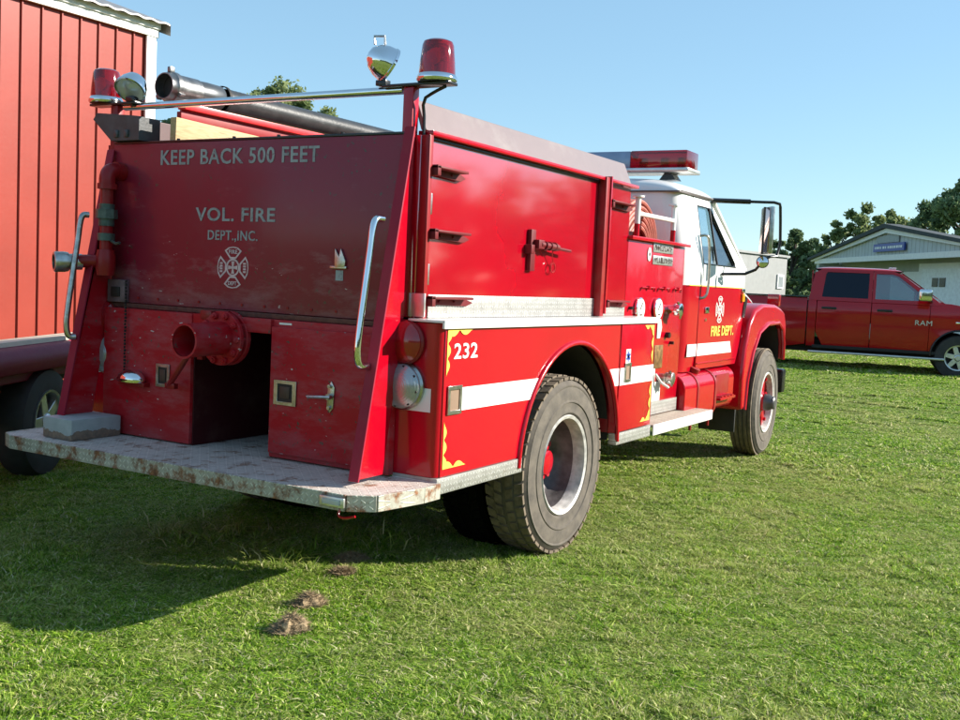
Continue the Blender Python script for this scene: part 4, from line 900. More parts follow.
# ---- pump panel
pn = obj('pump_panel', MB().box(1.08, 2.205, -1.040, -.98, .66, 1.905, .004), m_red, T)
obj('pump_panel_lip', MB().box(1.07, 2.235, -1.075, -.97, 1.906, 1.930, .004), m_red, pn)
mb = MB(); mb.box(1.16, 2.19, -.975, .975, .70, 1.88); obj('pump_house', mb, m_redd, T)
obj('pump_panel', MB().box(1.08, 2.205, .98, 1.04, .66, 1.905, .004), m_red, T)
obj('kick_plate', MB().box(1.215, 2.20, -1.046, -1.042, .66, .755, .001), m_tread_side, T)
mb = MB(); mb.box(1.40, 1.82, -1.048, -1.042, .757, .90, .001); mb.tube([(1.68, -1.06, .96), (1.72, -1.09, .90), (1.80, -1.12, .86)], .010, 8); mb.box(1.60, 1.70, -1.047, -1.042, .90, 1.02, .001); obj('drain_plate', mb, m_dulwhite, pn)
for i, (x, z) in enumerate(((1.735, 1.872), (1.735, 1.785))):
    np_ = obj('name_plate', MB().box(x-.20, x+.20, -1.046, -1.041, z-.032, z+.032, .001), m_alu, pn)
    mb = MB(); rg = random.Random(i+3); a = x-.18
    while a < x+.17:
        w_ = rg.uniform(.014, .034); h_ = rg.uniform(.014, .022); mb.box(a, a+.007, -1.048, -1.0465, z-h_, z+h_); mb.box(a, a+w_, -1.048, -1.0465, z+rg.choice([-h_, 0, h_-.006]), z+rg.choice([-h_, 0, h_-.006])+.007); a += w_+.010
    obj('worn_lettering', mb, m_goldb, np_)
mb = MB(); mb.lathe([(0, 0), (.042, 0), (.042, .006), (0, .006)], (1.46, -1.041, 1.82), (0, -1, 0), 24)
for v in mb.bm.verts: v.co.z = 1.82+(v.co.z-1.82)*1.15; v.co.x = 1.46+(v.co.x-1.46)*.75
ov = obj('oval_badge', mb, m_white, pn); obj('badge_centre', MB().cyl((1.46, -1.047, 1.82), (1.46, -1.049, 1.82), .014, n=12), m_goldb, ov)
for (x, z) in ((1.31, 1.435), (1.66, 1.435)):
    gg = obj('pressure_gauge', MB().lathe([(0, 0), (.075, 0), (.08, .008), (.08, .022), (.072, .026)], (x, -1.041, z), (0, -1, 0), 32), m_chrome, pn)
    obj('dial', MB().cyl((x, -1.06, z), (x, -1.0665, z), .071, n=32), m_white, gg)
    mb = MB(); mb.box(x-.004, x+.004, -1.0695, -1.067, z-.015, z+.05, rot=Matrix.Rotation(.7, 3, 'Y')); mb.box(x-.05, x-.035, -1.0695, -1.067, z-.03, z-.024); mb.box(x-.02, x+.02, -1.0695, -1.067, z-.045, z-.036); obj('needle', mb, m_goldb, gg)
mb = MB()
for x0, x1 in ((1.33, 1.60), (1.66, 1.90), (1.98, 2.15)):
    mb.tube([(x0, -1.045, 1.56), (x0+.01, -1.052, 1.585), (x1-.01, -1.052, 1.585), (x1, -1.045, 1.56)], .005, 6); mb.cyl(((x0+x1)/2, -1.04, 1.585), ((x0+x1)/2, -1.062, 1.585), .014, n=10)
obj('pull_handles', mb, m_red, pn)
def discharge(x, z, r, L_, name, mat2):
    d_ = obj(name, MB().lathe([(r*.7, 0), (r*.7, L_*.4), (r*.95, L_*.42), (r*.95, L_*.55), (r*.8, L_*.57), (r*.8, L_*.62), (r, L_*.65), (r, L_), (r*.8, L_*1.04), (0, L_*1.05)], (x, -1.041, z), (0, -1, 0), 28), mat2, pn)
    mb = MB()
    for k in range(4): a = k*math.pi/2+.4; obj('lug', MB().cyl((x+r*math.cos(a), -1.041-L_*.82, z+r*math.sin(a)), (x+r*1.35*math.cos(a), -1.041-L_*.82, z+r*1.35*math.sin(a)), .011, n=8), mat2, d_)
    return d_
discharge(1.93, 1.43, .050, .095, 'discharge_cap', m_chrome); discharge(1.83, .925, .046, .10, 'suction_inlet', m_chromed)
mb = MB(); mb.prism([(1.70, 1.36), (1.76, 1.36), (1.79, 1.30), (1.76, 1.22), (1.70, 1.22)], 'y', -1.042, -1.047); obj('white_tag', mb, m_dulwhite, pn)
obj('brown_plate', MB().box(1.66, 1.83, -1.050, -1.042, 1.0, 1.17, .003), plain('tarnished_brass', lin(.24, .13, .05), .45, .6, .45, 26, .3), pn)
for x, z, r in ((1.90, 1.24, .022), (1.99, 1.18, .012), (1.15, 1.44, .012)): obj('knob', MB().cyl((x, -1.041, z), (x, -1.07, z), r, n=12), m_gblack, pn)
# running board
rb = obj('running_board', MB().box(1.212, 2.475, -1.236, -.93, .634, .650, .002), m_boardtop, T)
obj('board_edge', MB().box(1.212, 2.478, -1.246, -1.2365, .578, .652, .002), m_dulwhite, rb); obj('board_end', MB().box(2.4785, 2.488, -1.246, -.93, .578, .652, .002), m_dulwhite, rb)
# hose roller guide above the panel
mb = MB(); 
for x in (1.26, 1.97): mb.cyl((x, -1.02, 2.02), (x, -1.02, 2.20), .020, n=12); mb.cyl((x, -1.02, 2.20), (x, -1.02, 2.212), .042, n=12)
mb.cyl((1.26, -1.02, 2.09), (1.97, -1.02, 2.09), .017, n=12); rg_ = obj('hose_roller_guide', mb, m_white, T)
for x in (1.26, 1.97): obj('guide_foot', MB().cyl((x, -1.02, 1.93), (x, -1.02, 2.02), .019, n=12), m_red, rg_)
# hose reel with booster hose
HC = UY(636, 258, -.80); HC.z = 1.82
hr = obj('hose_reel', MB().lathe([(.0, -.012), (.43, -.012), (.445, 0), (.43, .012), (.40, .016), (0, .016)], (HC.x, -.56, HC.z), (0, -1, 0), 48), m_gblack, T)
mb = MB()
for k in range(6):
    for j in range(6): mb.lathe([(.018*math.cos(a)+.395-.037*j, .018*math.sin(a)) for a in [i*.785 for i in range(9)]], (HC.x+.004*((j*k) % 3), -.60-.04*k, HC.z+.004*((j+k) % 3)), (0, -1, 0), 40)
obj('booster_hose', mb, m_booster, hr)
# ---- wheels
def wheel_big(name, x, y, s, front=False, label=None):
    """s = -1: outer face looks to -y"""
    r = .525; ax = (0, s, 0); w2 = .125
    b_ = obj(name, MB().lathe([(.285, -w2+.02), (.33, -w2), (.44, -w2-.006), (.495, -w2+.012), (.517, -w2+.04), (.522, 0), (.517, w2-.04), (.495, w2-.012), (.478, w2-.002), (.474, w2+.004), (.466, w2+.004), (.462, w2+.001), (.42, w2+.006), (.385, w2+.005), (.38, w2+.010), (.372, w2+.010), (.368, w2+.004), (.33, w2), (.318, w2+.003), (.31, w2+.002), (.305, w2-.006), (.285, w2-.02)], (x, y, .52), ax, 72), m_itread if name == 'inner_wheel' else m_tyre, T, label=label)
    mb = MB(); n = 46
    if not front:
        for i in range(n):
            a = 2*math.pi*i/n; jog = .0
            for side in (-1, 1):
                for k, (u0, u1) in enumerate(((.012, .058), (.066, .118))):
                    c_ = Vector((0, side*(u0+u1)/2, .522)); aa = a+(math.pi/n if (side > 0) ^ (k > 0) else 0)
                    bb = bmesh.new(); bmesh.ops.create_cube(bb, size=1)
                    hh = .012 if k == 0 else .017
                    for v in bb.verts: v.co = Vector((v.co.x*2*math.pi*.53/n*.74+v.co.y*side*.012, c_.y+v.co.y*(u1-u0), c_.z-(.010 if k else 0)+v.co.z*hh))
                    bmesh.ops.rotate(bb, verts=bb.verts, cent=(0, 0, 0), matrix=Matrix.Rotation(aa, 3, 'Y')); bmesh.ops.translate(bb, verts=bb.verts, vec=(x, y, .52)); mb._merge(bb)
    else:
        for k in (-.085, -.045, 0, .045, .085): mb.lathe([(.515, -.016), (.530, -.013), (.530, .013), (.515, .016)], (x, y+k, .52), ax, 64)
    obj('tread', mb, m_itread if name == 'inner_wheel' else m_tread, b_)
    # rim
    if not front:
        rim = obj('rim', MB().lathe([(.290, w2-.022), (.298, w2-.006), (.292, w2+.004), (.276, w2-.004), (.268, w2-.03), (.262, .04), (.262, -w2)], (x, y, .52), ax, 64), m_rimw, b_)
        obj('dish', MB().lathe([(.262, .05), (.255, .0), (.235, -.055), (.20, -.085), (.13, -.09), (0, -.09)], (x, y, .52), ax, 56), m_rim_in, b_)
        mb = MB(); mb.lathe([(.115, -.088), (.115, -.055), (.10, -.045), (.075, -.04), (.072, .01), (.05, .018), (0, .018)], (x, y, .52), ax, 32)
        for i in range(8): a = i*math.pi/4+.2; mb.cyl((x+.095*math.cos(a), y+s*-.05, .52+.095*math.sin(a)), (x+.095*math.cos(a), y+s*-.02, .52+.095*math.sin(a)), .012, n=6)
        hub = obj('hub', mb, m_red, b_)
        mb = MB()
        for i in range(10): a = i*math.pi/5; mb.cyl((x+.155*math.cos(a), y-s*.092, .52+.155*math.sin(a)), (x+.155*math.cos(a), y-s*.045, .52+.155*math.sin(a)), .019, n=6)
        obj('wheel_nuts', mb, m_redl, b_)
    else:
        obj('rim', MB().lathe([(.285, w2-.022), (.300, w2-.004), (.292, w2+.006), (.276, w2-.002), (.262, w2-.05), (.25, .0), (.25, -w2)], (x, y, .52), ax, 64), m_rimw, b_)
        obj('dish', MB().lathe([(.262, .07), (.245, .02), (.15, -.03), (0, -.04)], (x, y, .52), ax, 40), m_redl, b_)
        mb = MB()
        for i in range(6):
            a = i*math.pi/3+.15; d = Vector((math.cos(a), 0, math.sin(a))); t_ = Vector((-math.sin(a), 0, math.cos(a))); o0 = Vector((x, y, .52))
            bb = bmesh.new(); V = []
            for (r_, hw, d0, d1) in ((.07, .052, .0, .085), (.18, .040, .0, .078), (.262, .066, -.01, .075)):
                V.append([bb.verts.new(o0+d*r_+t_*hw*k+Vector((0, s*dd, 0))) for k, dd in ((-1, d0), (-1, d1-.01), (-.5, d1), (.5, d1), (1, d1-.01), (1, d0))])
            for A, B in zip(V, V[1:]):
                for j in range(6): bb.faces.new((A[j], A[(j+1) % 6], B[(j+1) % 6], B[j]))
            bmesh.ops.recalc_face_normals(bb, faces=bb.faces); mb._merge(bb)
            mb.cyl(o0+d*.235+Vector((0, s*.05, 0)), o0+d*.235+Vector((0, s*.095, 0)), .018, n=6)
        mb.lathe([(.12, .0), (.115, .07), (.085, .095), (.085, .11)], (x, y, .52), ax, 32)
        obj('spokes', mb, m_red, b_)
        obj('hub', MB().lathe([(.082, .09), (.08, .15), (.065, .175), (.062, .20), (.05, .21), (0, .21)], (x, y, .52), ax, 28), plain('grey_greasy_hub', lin(.10, .10, .105), .4, .5), b_)
    return b_
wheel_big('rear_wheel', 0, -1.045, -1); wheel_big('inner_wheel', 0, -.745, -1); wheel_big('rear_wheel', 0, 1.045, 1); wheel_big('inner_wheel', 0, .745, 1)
for s in (-1, 1): wheel_big('front_wheel', 4.75, s*.935, s, True).rotation_euler.z = R(2.5)
# chassis
mb = MB()
for s in (-1, 1): mb.box(-.86, 5.88, s*.40-.035, s*.40+.035, .62, .86)
for x in (-.80, .8, 2.3, 3.6): mb.box(x, x+.08, -.37, .37, .66, .82)
mb.cyl((0, -.95, .52), (0, .95, .52), .065, n=16); mb.lathe([(0, -.2), (.10, -.17), (.19, -.05), (.19, .05), (.10, .17), (0, .2)], (0, 0, .52), (0, 1, 0), 24); mb.cyl((4.75, -.85, .50), (4.75, .85, .50), .05, n=12); mb.cyl((.2, 0, .56), (2.6, 0, .66), .045, n=12)
for s in (-1, 1):
    mb.box(-.6, .6, s*.52-.04, s*.52+.04, .58, .64); mb.box(4.2, 5.3, s*.42-.035, s*.42+.035, .56, .62); mb.box(-1.75, -1.40, s*.45-.03, s*.45+.03, .52, .62)
mb.box(-1.92, -1.50, -1.15, 1.15, .585, .620); mb.tube([(-1.7, .5, .53), (-1.4, .5, .50), (-1.0, .5, .52)], .04, 10)
mb.box(3.9, 5.6, -.36, .36, .55, 1.05); obj('chassis', mb, m_dark, T)
# ---- fuel tank, steps under the cab
def rtank(x0, x1, name, y0=-1.10, z0=.52, z1=.925, r=.12, mat=None):
    yz = []
    for cy, cz, a0 in ((y0+r, z1-r, 180), (y0+r, z0+r, 270)):
        for i in range(7): a = R(180-(i*15)) if False else None
    pts = [(-.55, z1)]+[(y0+r+r*math.cos(R(a)), z1-r+r*math.sin(R(a))) for a in range(90, 181, 15)]+[(y0+r+r*math.cos(R(a)), z0+r+r*math.sin(R(a))) for a in range(180, 271, 15)]+[(-.55, z0)]
    mb = MB(); mb.prism(pts, 'x', x0, x1); return obj(name, mb, mat or m_red, T, .008)
tk = rtank(2.23, 3.03, 'fuel_tank')
for x in (2.52, 2.96):
    q = MB(); r = .126; y0, z0, z1 = -1.106, .514, .931
    q.prism([(-.55, z1)]+[(y0+r+r*math.cos(R(a)), z1-r+r*math.sin(R(a))) for a in range(90, 181, 15)]+[(y0+r+r*math.cos(R(a)), z0+r+r*math.sin(R(a))) for a in range(180, 271, 15)]+[(-.55, z0)], 'x', x, x+.045); q.cyl((x+.02, -1.05, .53), (x+.02, -1.05, .46), .012, n=8); obj('tank_strap', q, m_redd, tk)
bt = rtank(3.06, 3.62, 'battery_box', y0=-1.06, z0=.56, z1=.93, r=.10)
mb = MB(); mb.box(3.08, 3.50, -1.12, -.90, .665, .69, .004)
for i in range(4): mb.box(3.12+.09*i, 3.17+.09*i, -1.12, -.92, .69, .70, .002)
obj('cab_step', mb, m_red, bt); obj('step_opening', MB().box(3.10, 3.46, -1.064, -1.0605, .71, .88, .001), m_redd, bt)
obj('tank_cap', MB().cyl((2.66, -1.0, .92), (2.66, -1.02, .96), .05, n=16), m_redd, tk)
# ---- cab
def UY_(px, py, y):
    d = fw*FPX+rt*(px-480)-up*(py-360); return CAMP+d*((y-CAMP.y)/d.y)
def ysec(z): return 1.00+.02*min(1, max(0, (z-.93)/.25)) if z < 1.78 else 1.02-.105*((z-1.78)/.56)
for s in (-1, 1):
    mb = MB()
    for mi, zs in ((0, (.93, 1.15, 1.62)), (1, (1.62, 1.78, 2.06, 2.345))):
        mb.m(mi); rows = []
        for z in zs: rows.append([(2.31+.14*(1-math.cos(R(a))), s*(ysec(z)-.14*(1-math.sin(R(a)))), z) for a in range(0, 91, 15)]+[(2.66, s*ysec(z), z)])
        mb.quadgrid(rows)
    obj('cab_corner', mb, [m_red, m_white], T, sharp=50)
    mb = MB(); mb.m(0).prism([(2.668, .94), (3.74, .94), (3.84, 1.1), (3.895, 1.35), (3.895, 1.62), (2.668, 1.62)], 'y', s*1.022, s*.985)
    mb.m(1).frame([(2.668, 1.621), (3.895, 1.621), (3.895, 1.79), (3.13, 2.335), (2.668, 2.335)], [(2.735, 1.80), (3.60, 1.80), (3.585, 1.83), (3.075, 2.27), (2.735, 2.27)], lambda a, b_, d, s=s: (a, s*(ysec(b_)+.002-d), b_), .035)
    dr = obj('door', mb, [m_red, m_white], T, .006)
    mb = MB(); gsk = [(2.735, 1.80), (3.60, 1.80), (3.585, 1.83), (3.075, 2.27), (2.735, 2.27)]
    mb.tube([(a, s*(ysec(b_)-.004), b_) for a, b_ in gsk], .009, 6, closed=True); mb.tube([(3.06, s*(ysec(2.27)-.006), 2.27), (3.10, s*(ysec(1.8)-.006), 1.80)], .010, 6); obj('window_gasket', mb, m_gblack, dr)
    b = bmesh.new(); b.faces.new([b.verts.new((a, s*(ysec(c)-.018), c)) for a, c in ((2.735, 1.80), (3.10, 1.80), (3.06, 2.27), (2.735, 2.27))]); obj('window', b, m_glass, dr)
    b = bmesh.new(); b.faces.new([b.verts.new((a, s*(ysec(c)-.016), c)) for a, c in ((3.10, 1.80), (3.60, 1.80), (3.585, 1.83), (3.075, 2.27), (3.06, 2.27))]); obj('vent_window', b, m_dglass, dr)
    obj('handle', MB().box(2.81, 2.90, s*1.034, s*1.023, 1.40, 1.45, .005), m_chrome, dr); obj('lock', MB().cyl((2.84, s*1.022, 1.345), (2.84, s*1.03, 1.345), .014, n=14), m_chrome, dr)
    mb = MB(); mb.prism([(2.678, 1.053), (3.60, 1.053), (3.545, 1.151), (2.678, 1.151)], 'y', s*1.0245, s*1.0225); obj('white_stripe', mb, m_stripe, dr)
    mb = MB(); mb.box(2.44, 2.655, s*1.023, s*1.0205, 1.053, 1.151); obj('white_stripe', mb, m_stripe, T)
    obj('yellow_pinstripe', MB().box(2.40, 3.89, s*1.0245, s*1.0225, 1.618, 1.626), m_yellow, T)
    obj('door_step_ridge', MB().box(2.68, 3.72, s*1.031, s*1.021, .985, .995, .003), m_red, dr)
    obj('cab_grab_rail', MB().tube([(2.64, s*1.0, 2.02), (2.66, s*1.055, 2.03), (2.69, s*1.065, 1.99), (2.72, s*1.07, 1.80), (2.72, s*1.07, 1.60), (2.70, s*1.06, 1.53), (2.67, s*1.02, 1.52)], .011, 10, smooth=2), m_chromed, T)
    # A pillar and drip rail
    obj('a_pillar', MB().tube([(3.14, s*.925, 2.335), (3.915, s*1.005, 1.785)], .022, 10), m_white, T)
    obj('windshield_gasket', MB().tube([(3.165, s*.915, 2.335), (3.945, s*.995, 1.785)], .011, 8), m_gblack, T)
    obj('drip_rail', MB().tube([(2.36, s*.925, 2.35), (3.10, s*.935, 2.35), (3.18, s*.925, 2.335)], .010, 8), plain('weathered_drip_rail', lin(.10, .085, .08), .5), T)
mb = MB(); mb.m(0).quadgrid([[(2.31, y*(ysec(z)-.14), z) for y in (-1, 1)] for z in (.93, 1.62)]); mb.m(1).quadgrid([[(2.31, y*(ysec(z)-.14), z) for y in (-1, 1)] for z in (1.62, 1.78, 2.345)]); obj('cab_rear_wall', mb, [m_red, m_white], T)
# roof
N1, N2 = 26, 34; rows = []
for i in range(N1+1):
    u = -math.cos(math.pi*i/N1); rr = []
    for j in range(N2+1):
        v = -math.cos(math.pi*j/N2); h = max(0, 1-abs(u)**5)**.5*max(0, 1-abs(v)**5)**.5
        rr.append((2.31+.435+.435*u+.03*(1-v*v)*(u > 0)*u, .925*v, 2.345+.125*h))
    rows.append(rr)
obj('cab_roof', MB().quadgrid(rows), m_white, T, sharp=60)
obj('roof_drip_edge', MB().box(2.292, 3.10, -.935, .935, 2.338, 2.350, .003), plain('dark_gutter_line', lin(.12, .10, .10), .5), T)
obj('cab_floor', MB().box(2.33, 3.95, -.97, .97, .93, .97), m_dark, T)
obj('dashboard', MB().box(3.60, 3.88, -.94, .94, 1.35, 1.72, .04), m_dark, T); obj('seat', MB().box(2.36, 2.50, -.85, .85, 1.15, 1.80, .04), m_dark, T)
b = bmesh.new(); b.faces.new([b.verts.new(p) for p in ((3.16, -.90, 2.33), (3.22, 0, 2.34), (4.02, 0, 1.785), (3.94, -.98, 1.785))]); b.faces.new([b.verts.new(p) for p in ((3.16, .90, 2.33), (3.22, 0, 2.34), (4.02, 0, 1.785), (3.94, .98, 1.785))]); obj('windshield', b, m_glass, T)
mb = MB(); mb.tube([(3.45+.17*math.cos(a)*.5, .5+.19*math.sin(a), 1.72+.17*math.cos(a)) for a in [i*.3927 for i in range(16)]], .014, 8, closed=True); obj('steering_wheel', mb, m_gblack, T)
# cowl, hood
rows = []; secs = [(3.88, 1.0, 1.775, 1.02), (4.0, .98, 1.74, 1.0), (4.12, .90, 1.69, .96), (4.35, .80, 1.66, .93), (5.1, .70, 1.60, .93), (5.6, .62, 1.53, .93), (5.76, .60, 1.46, .93), (5.80, .58, 1.30, .93)]
mb = MB()
for mi, (f0, f1) in ((0, (0, 1)), (1, (1, 2))):
    rows = []
    for x, hw, zt, zb in secs:
        zm = min(1.62, zt-.06)
        half = [(hw+.02, zb), (hw, zm)] if mi == 0 else [(hw, zm), (hw-.015, zt-.03), (hw-.06, zt), (hw*.5, zt+.03), (0, zt+.04)]
        rows.append([(x, -y, z) for y, z in half])
    mb.m(mi).quadgrid(rows); mb.quadgrid([[(x, -y, z) for x, y, z in r] for r in rows])
obj('hood', mb, [m_red, m_white], T, sharp=45)
mb = MB(); mb.box(5.79, 5.82, -.56, .56, .95, 1.42, .01)
for i in range(9): mb.box(5.82, 5.83, -.5, .5, 1.0+.045*i, 1.015+.045*i)
obj('grille', mb, m_chromed, T); obj('front_bumper', MB().box(5.88, 6.02, -.92, .92, .52, .78, .03), m_gblack, T)
fo = [(3.80, .52), (3.79, .80), (3.83, 1.08), (3.93, 1.30), (4.08, 1.43), (4.32, 1.485), (4.75, 1.485), (4.96, 1.455), (5.12, 1.41), (5.21, 1.28), (5.23, .93)]
fi = [(5.165, .93), (5.15, 1.10), (5.07, 1.24), (4.90, 1.305), (4.52, 1.295), (4.24, 1.215), (4.06, 1.03), (3.94, .78), (3.91, .52)]
for s in (-1, 1):
    fd = obj('front_fender', MB().prism(fo+fi, 'y', s*1.09, s*.60), m_red, T, .045, seg=4, sharp=60)
    mb = MB(); mb.prism(fo[:6]+[(4.32, 1.3)]+fi[6:], 'y', s*.99, s*.90)
    mb = MB(); mb.quadgrid([[(4.6+(x-4.6)*.985, s*yy, .52+(z-.52)*.985) for x, z in fi] for yy in (1.04, .55)]); mb.quadgrid([[(x, s*.56, z) for x, z in fi], [(x, s*.56, .60) for x, z in fi]]); obj('fender_liner', mb, m_dark, fd)
    obj('fender_flare', MB().tube([(x, s*1.085, z) for x, z in fi[::-1]], .022, 8), m_red, fd)
    obj('headlamp', MB().lathe([(0, 0), (.09, .01), (.10, -.02), (.10, -.08)], (5.42, s*.80, 1.12), (1, 0, 0), 24), m_chrome, T)
    obj('mud_flap', MB().box(3.92, 3.94, s*1.0, s*.66, .30, .60, .003), m_black, T)
    obj('amber_marker', MB().box(3.80, 3.86, s*1.044, s*1.0225, 1.50, 1.575, .008), m_amber, T)
    obj('marker_cap', MB().box(3.80, 3.87, s*1.040, s*1.0225, 1.582, 1.62, .008), m_chrome, T)
    mb = MB(); mb.prism([(3.86, 1.36), (3.93, 1.36), (3.99, 1.53), (3.93, 1.55), (3.88, 1.46)], 'y', s*1.03, s*1.0); obj('hood_latch', mb, m_gblack, T)
maltese('fire_emblem', (3.20, -1.0255, 1.43), Vector((1, 0, 0)), Vector((0, 0, 1)), .115, m_white, T)
q_ = UY(773, 303, -.95); obj('fender_lamp', MB().box(q_.x-.04, q_.x+.04, -1.02, -.90, 1.462, 1.585, .012), m_reflector, T)
text('fire_dept_lettering', 'FIRE DEPT.', (3.00, -1.0255, 1.205), (1, 0, 0), (0, 0, 1), .62, .085, m_yellow, T, .03)
# mirrors
for s in (-1, 1):
    yy = -1.41
    def mp(v): return (v[0], v[1]*(1 if s < 0 else -1), v[2])
    A0 = Vector((3.10, -.935, 2.345)); B0 = UY(781, 203, yy); C0 = UY(780, 256, yy); D0 = UY(766, 257, -1.36); E0 = UY(752, 274, -1.22); F0 = UY(722, 274, -1.03)
    if s < 0: print('mirror', [tuple(round(c, 2) for c in q) for q in (A0, B0, C0, D0, E0, F0)])
    br = obj('mirror_bracket', MB().tube([mp(q) for q in (A0, A0*.35+B0*.65, B0+Vector((-.04, 0, 0)), B0+Vector((.0, 0, -.05)), C0, D0, E0, F0)], .0125, 10, smooth=1), m_gblack, T)
    obj('bracket_strut', MB().tube([mp(q) for q in (Vector((3.12, -.93, 2.345)), A0*.45+B0*.55)], .021, 8), m_gblack, br)
    m0, m1 = UY(768.5, 207, yy+.02), UY(766, 254, yy+.02)
    mid = (m0+m1)/2; H = (m0-m1).length
    rot = Matrix.Rotation(R(-54)*(1 if s < 0 else -1), 3, 'Z') @ Matrix.Rotation(R(0), 3, 'Y')
    c_ = Vector(mp(mid))
    mb = MB(); mb.box(c_.x-.02, c_.x+.02, c_.y-.105, c_.y+.105, c_.z-H/2, c_.z+H/2, .012, rot=rot); mh = obj('mirror_head', mb, m_chromed, br)
    mb = MB(); mb.box(c_.x-.026, c_.x-.0205, c_.y-.095, c_.y+.095, c_.z-H/2+.012, c_.z+H/2-.012, .002, rot=rot, piv=c_); obj('mirror_glass', mb, NT('mirror_glass').set(Metallic=1., Roughness=.12, Base_Color=lin(.72, .50, .47)).m, mh)  # reflection of the red truck put into the glass tint
    obj('mirror_rod', MB().tube([mp(UY(765, 207, yy)), mp(UY(762, 254, yy))], .010, 8), m_gblack, br)
    rc_ = Vector(mp(UY(762.5, 262, -1.34))); d_ = Vector((-.9, -.35*(1 if s < 0 else -1), .05))
    rm = obj('round_mirror', MB().lathe([(0, -.012), (.05, -.010), (.052, .004), (.046, .006)], rc_, d_, 28), m_gblack, br); obj('mirror_glass', MB().lathe([(.046, .005), (.03, .012), (0, .015)], rc_, d_, 24), m_chrome, rm)
# light bar on the cab
zb = 2.525; x0, x1 = 2.58, 2.86
cl = obj('roof_light_bar', MB().box(x0-.01, x1+.01, -.895, .895, zb, zb+.035, .010), m_alu, T, label=None)
for s in (-1, 1):
    mb = MB(); mb.box(x0, x1, min(s*.39, s*.875), max(s*.39, s*.875), zb+.036, zb+.175, .012); obj('red_lens', mb, m_glassr, cl)
    for q in (.48, .66, .80): mb = MB(); mb.cyl((x0+.13, s*q, zb+.037), (x0+.13, s*q, zb+.12), .045, .035, n=16); obj('rotator', mb, m_reflector, cl)
    mb = MB(); mb.prism([(s*.62, 2.47), (s*.76, 2.47), (s*.72, zb-.001), (s*.66, zb-.001)], 'x', 2.66, 2.80); obj('foot', mb, m_gblack, cl)
obj('centre_section', MB().box(x0+.004, x1-.004, -.388, .388, zb+.036, zb+.172, .006), plain('blue_grey_lens', lin(.22, .32, .45), .2, .2), cl)

# ------------------------------------------------------------------ things resting on the engine
sh = empty('suction_hose', (-1.3, .86, 2.56), 'long black suction hose with dull silver coupling lying on the red rack', 'hose')
YH, ZH = .86, 2.595
mb = MB(); mb.lathe([(.066, -2.15), (.066, -.62), (.064, -.60)], (-.68-.0, YH, ZH), (-1, 0, 0), 28)
rr = []; k = 0; d = -3.6
while d < .0: rr.append((.066+.0025*(k % 2), d)); d += .018; k += 1
mb = MB(); mb.lathe(rr, (-.80, YH, ZH), (-1, 0, 0), 30); obj('hose', mb, m_hose, sh)
mb = MB(); mb.lathe([(.068, -.02), (.079, .0), (.079, .03), (.074, .04), (.074, .26), (.068, .26)], (-1.06, YH, ZH), (-1, 0, 0), 32); obj('band', MB().lathe([(.074, 0), (.080, .0), (.080, .02), (.074, .02)], (-.80, YH, ZH), (-1, 0, 0), 32), m_dark, sh)
obj('cuff', MB().lathe([(.069, .0), (.074, .01), (.076, .12), (.073, .2)], (-.84, YH, ZH), (-1, 0, 0), 32), plain('dark_steel_cuff', lin(.10, .105, .11), .35, .7, .2), sh)
mb = MB(); mb.lathe([(.070, 0), (.079, .005), (.079, .16), (.088, .17), (.088, .20), (.079, .21), (.074, .24), (.068, .24), (.068, .05)], (-1.03, YH, ZH), (-1, 0, 0), 36)
for a in (.8, 2.9, 5.0): mb.box(-1.235, -1.20, YH-.013, YH+.013, ZH+.085, ZH+.115, .004, rot=Matrix.Rotation(a-.8, 3, 'X'), piv=(-1.22, YH, ZH))
cp = obj('coupling', mb, plain('dull_grey_coupling', lin(.22, .22, .22), .35, .9, .25, 20, .2), sh)
obj('bore', MB().cyl((-1.21, YH, ZH), (-1.20, YH, ZH), .068, n=24), m_oil, sh)
pk = obj('wooden_plank', MB().box(-1.43, .4, .585, .63, 2.252, 2.385, .004, rot=Matrix.Rotation(R(1.2), 3, 'Y'), piv=(-1.43, .6, 2.3)), m_wood, base=True); setp(pk, 'pale wooden plank on edge behind the rear panel top', 'plank')
mb = MB(); mb.prism([(.76, 2.252), (.98, 2.252), (1.13, 2.375), (1.10, 2.41), (.80, 2.385), (.76, 2.38)], 'x', -1.53, -1.38)
for q in (.84, .92): mb.box(-1.538, -1.525, q, q+.03, 2.27, 2.31, .002)
ck = obj('wheel_chock', mb, plain('worn_grey_rubber', lin(.05, .055, .06), .5, 0, .35, 14, .3, 50), None, .006, base=True); setp(ck, 'black rubber wheel chock resting on the left end of the rear panel', 'wheel chock')
mb = MB(); mb.box(-1.90, -1.575, .80, 1.03, .634, .745, .008); gb = obj('step_box', mb, m_galv, base=True); setp(gb, 'grey metal box with rusty lower edge on the left end of the tailboard', 'box')
t = NT('grey_paint_rusting_low'); sp_ = t.n('SeparateXYZ'); t.l(t.pos(), sp_.inputs[0])
f = t.math('LESS_THAN', t.math('ADD', sp_.outputs[2], t.math('MULTIPLY', t.noise(9, 5, .6), .12)), .735)
t.set(Base_Color=t.mix(t.math('MULTIPLY', f, .85), t.ramp(t.noise(20), [(.3, lin(.32, .345, .35)), (.7, lin(.40, .42, .42))]), t.ramp(t.noise(40), [(.3, lin(.12, .07, .04)), (.7, lin(.26, .15, .08))])), Roughness=.6); gb.data.materials[0] = t.m

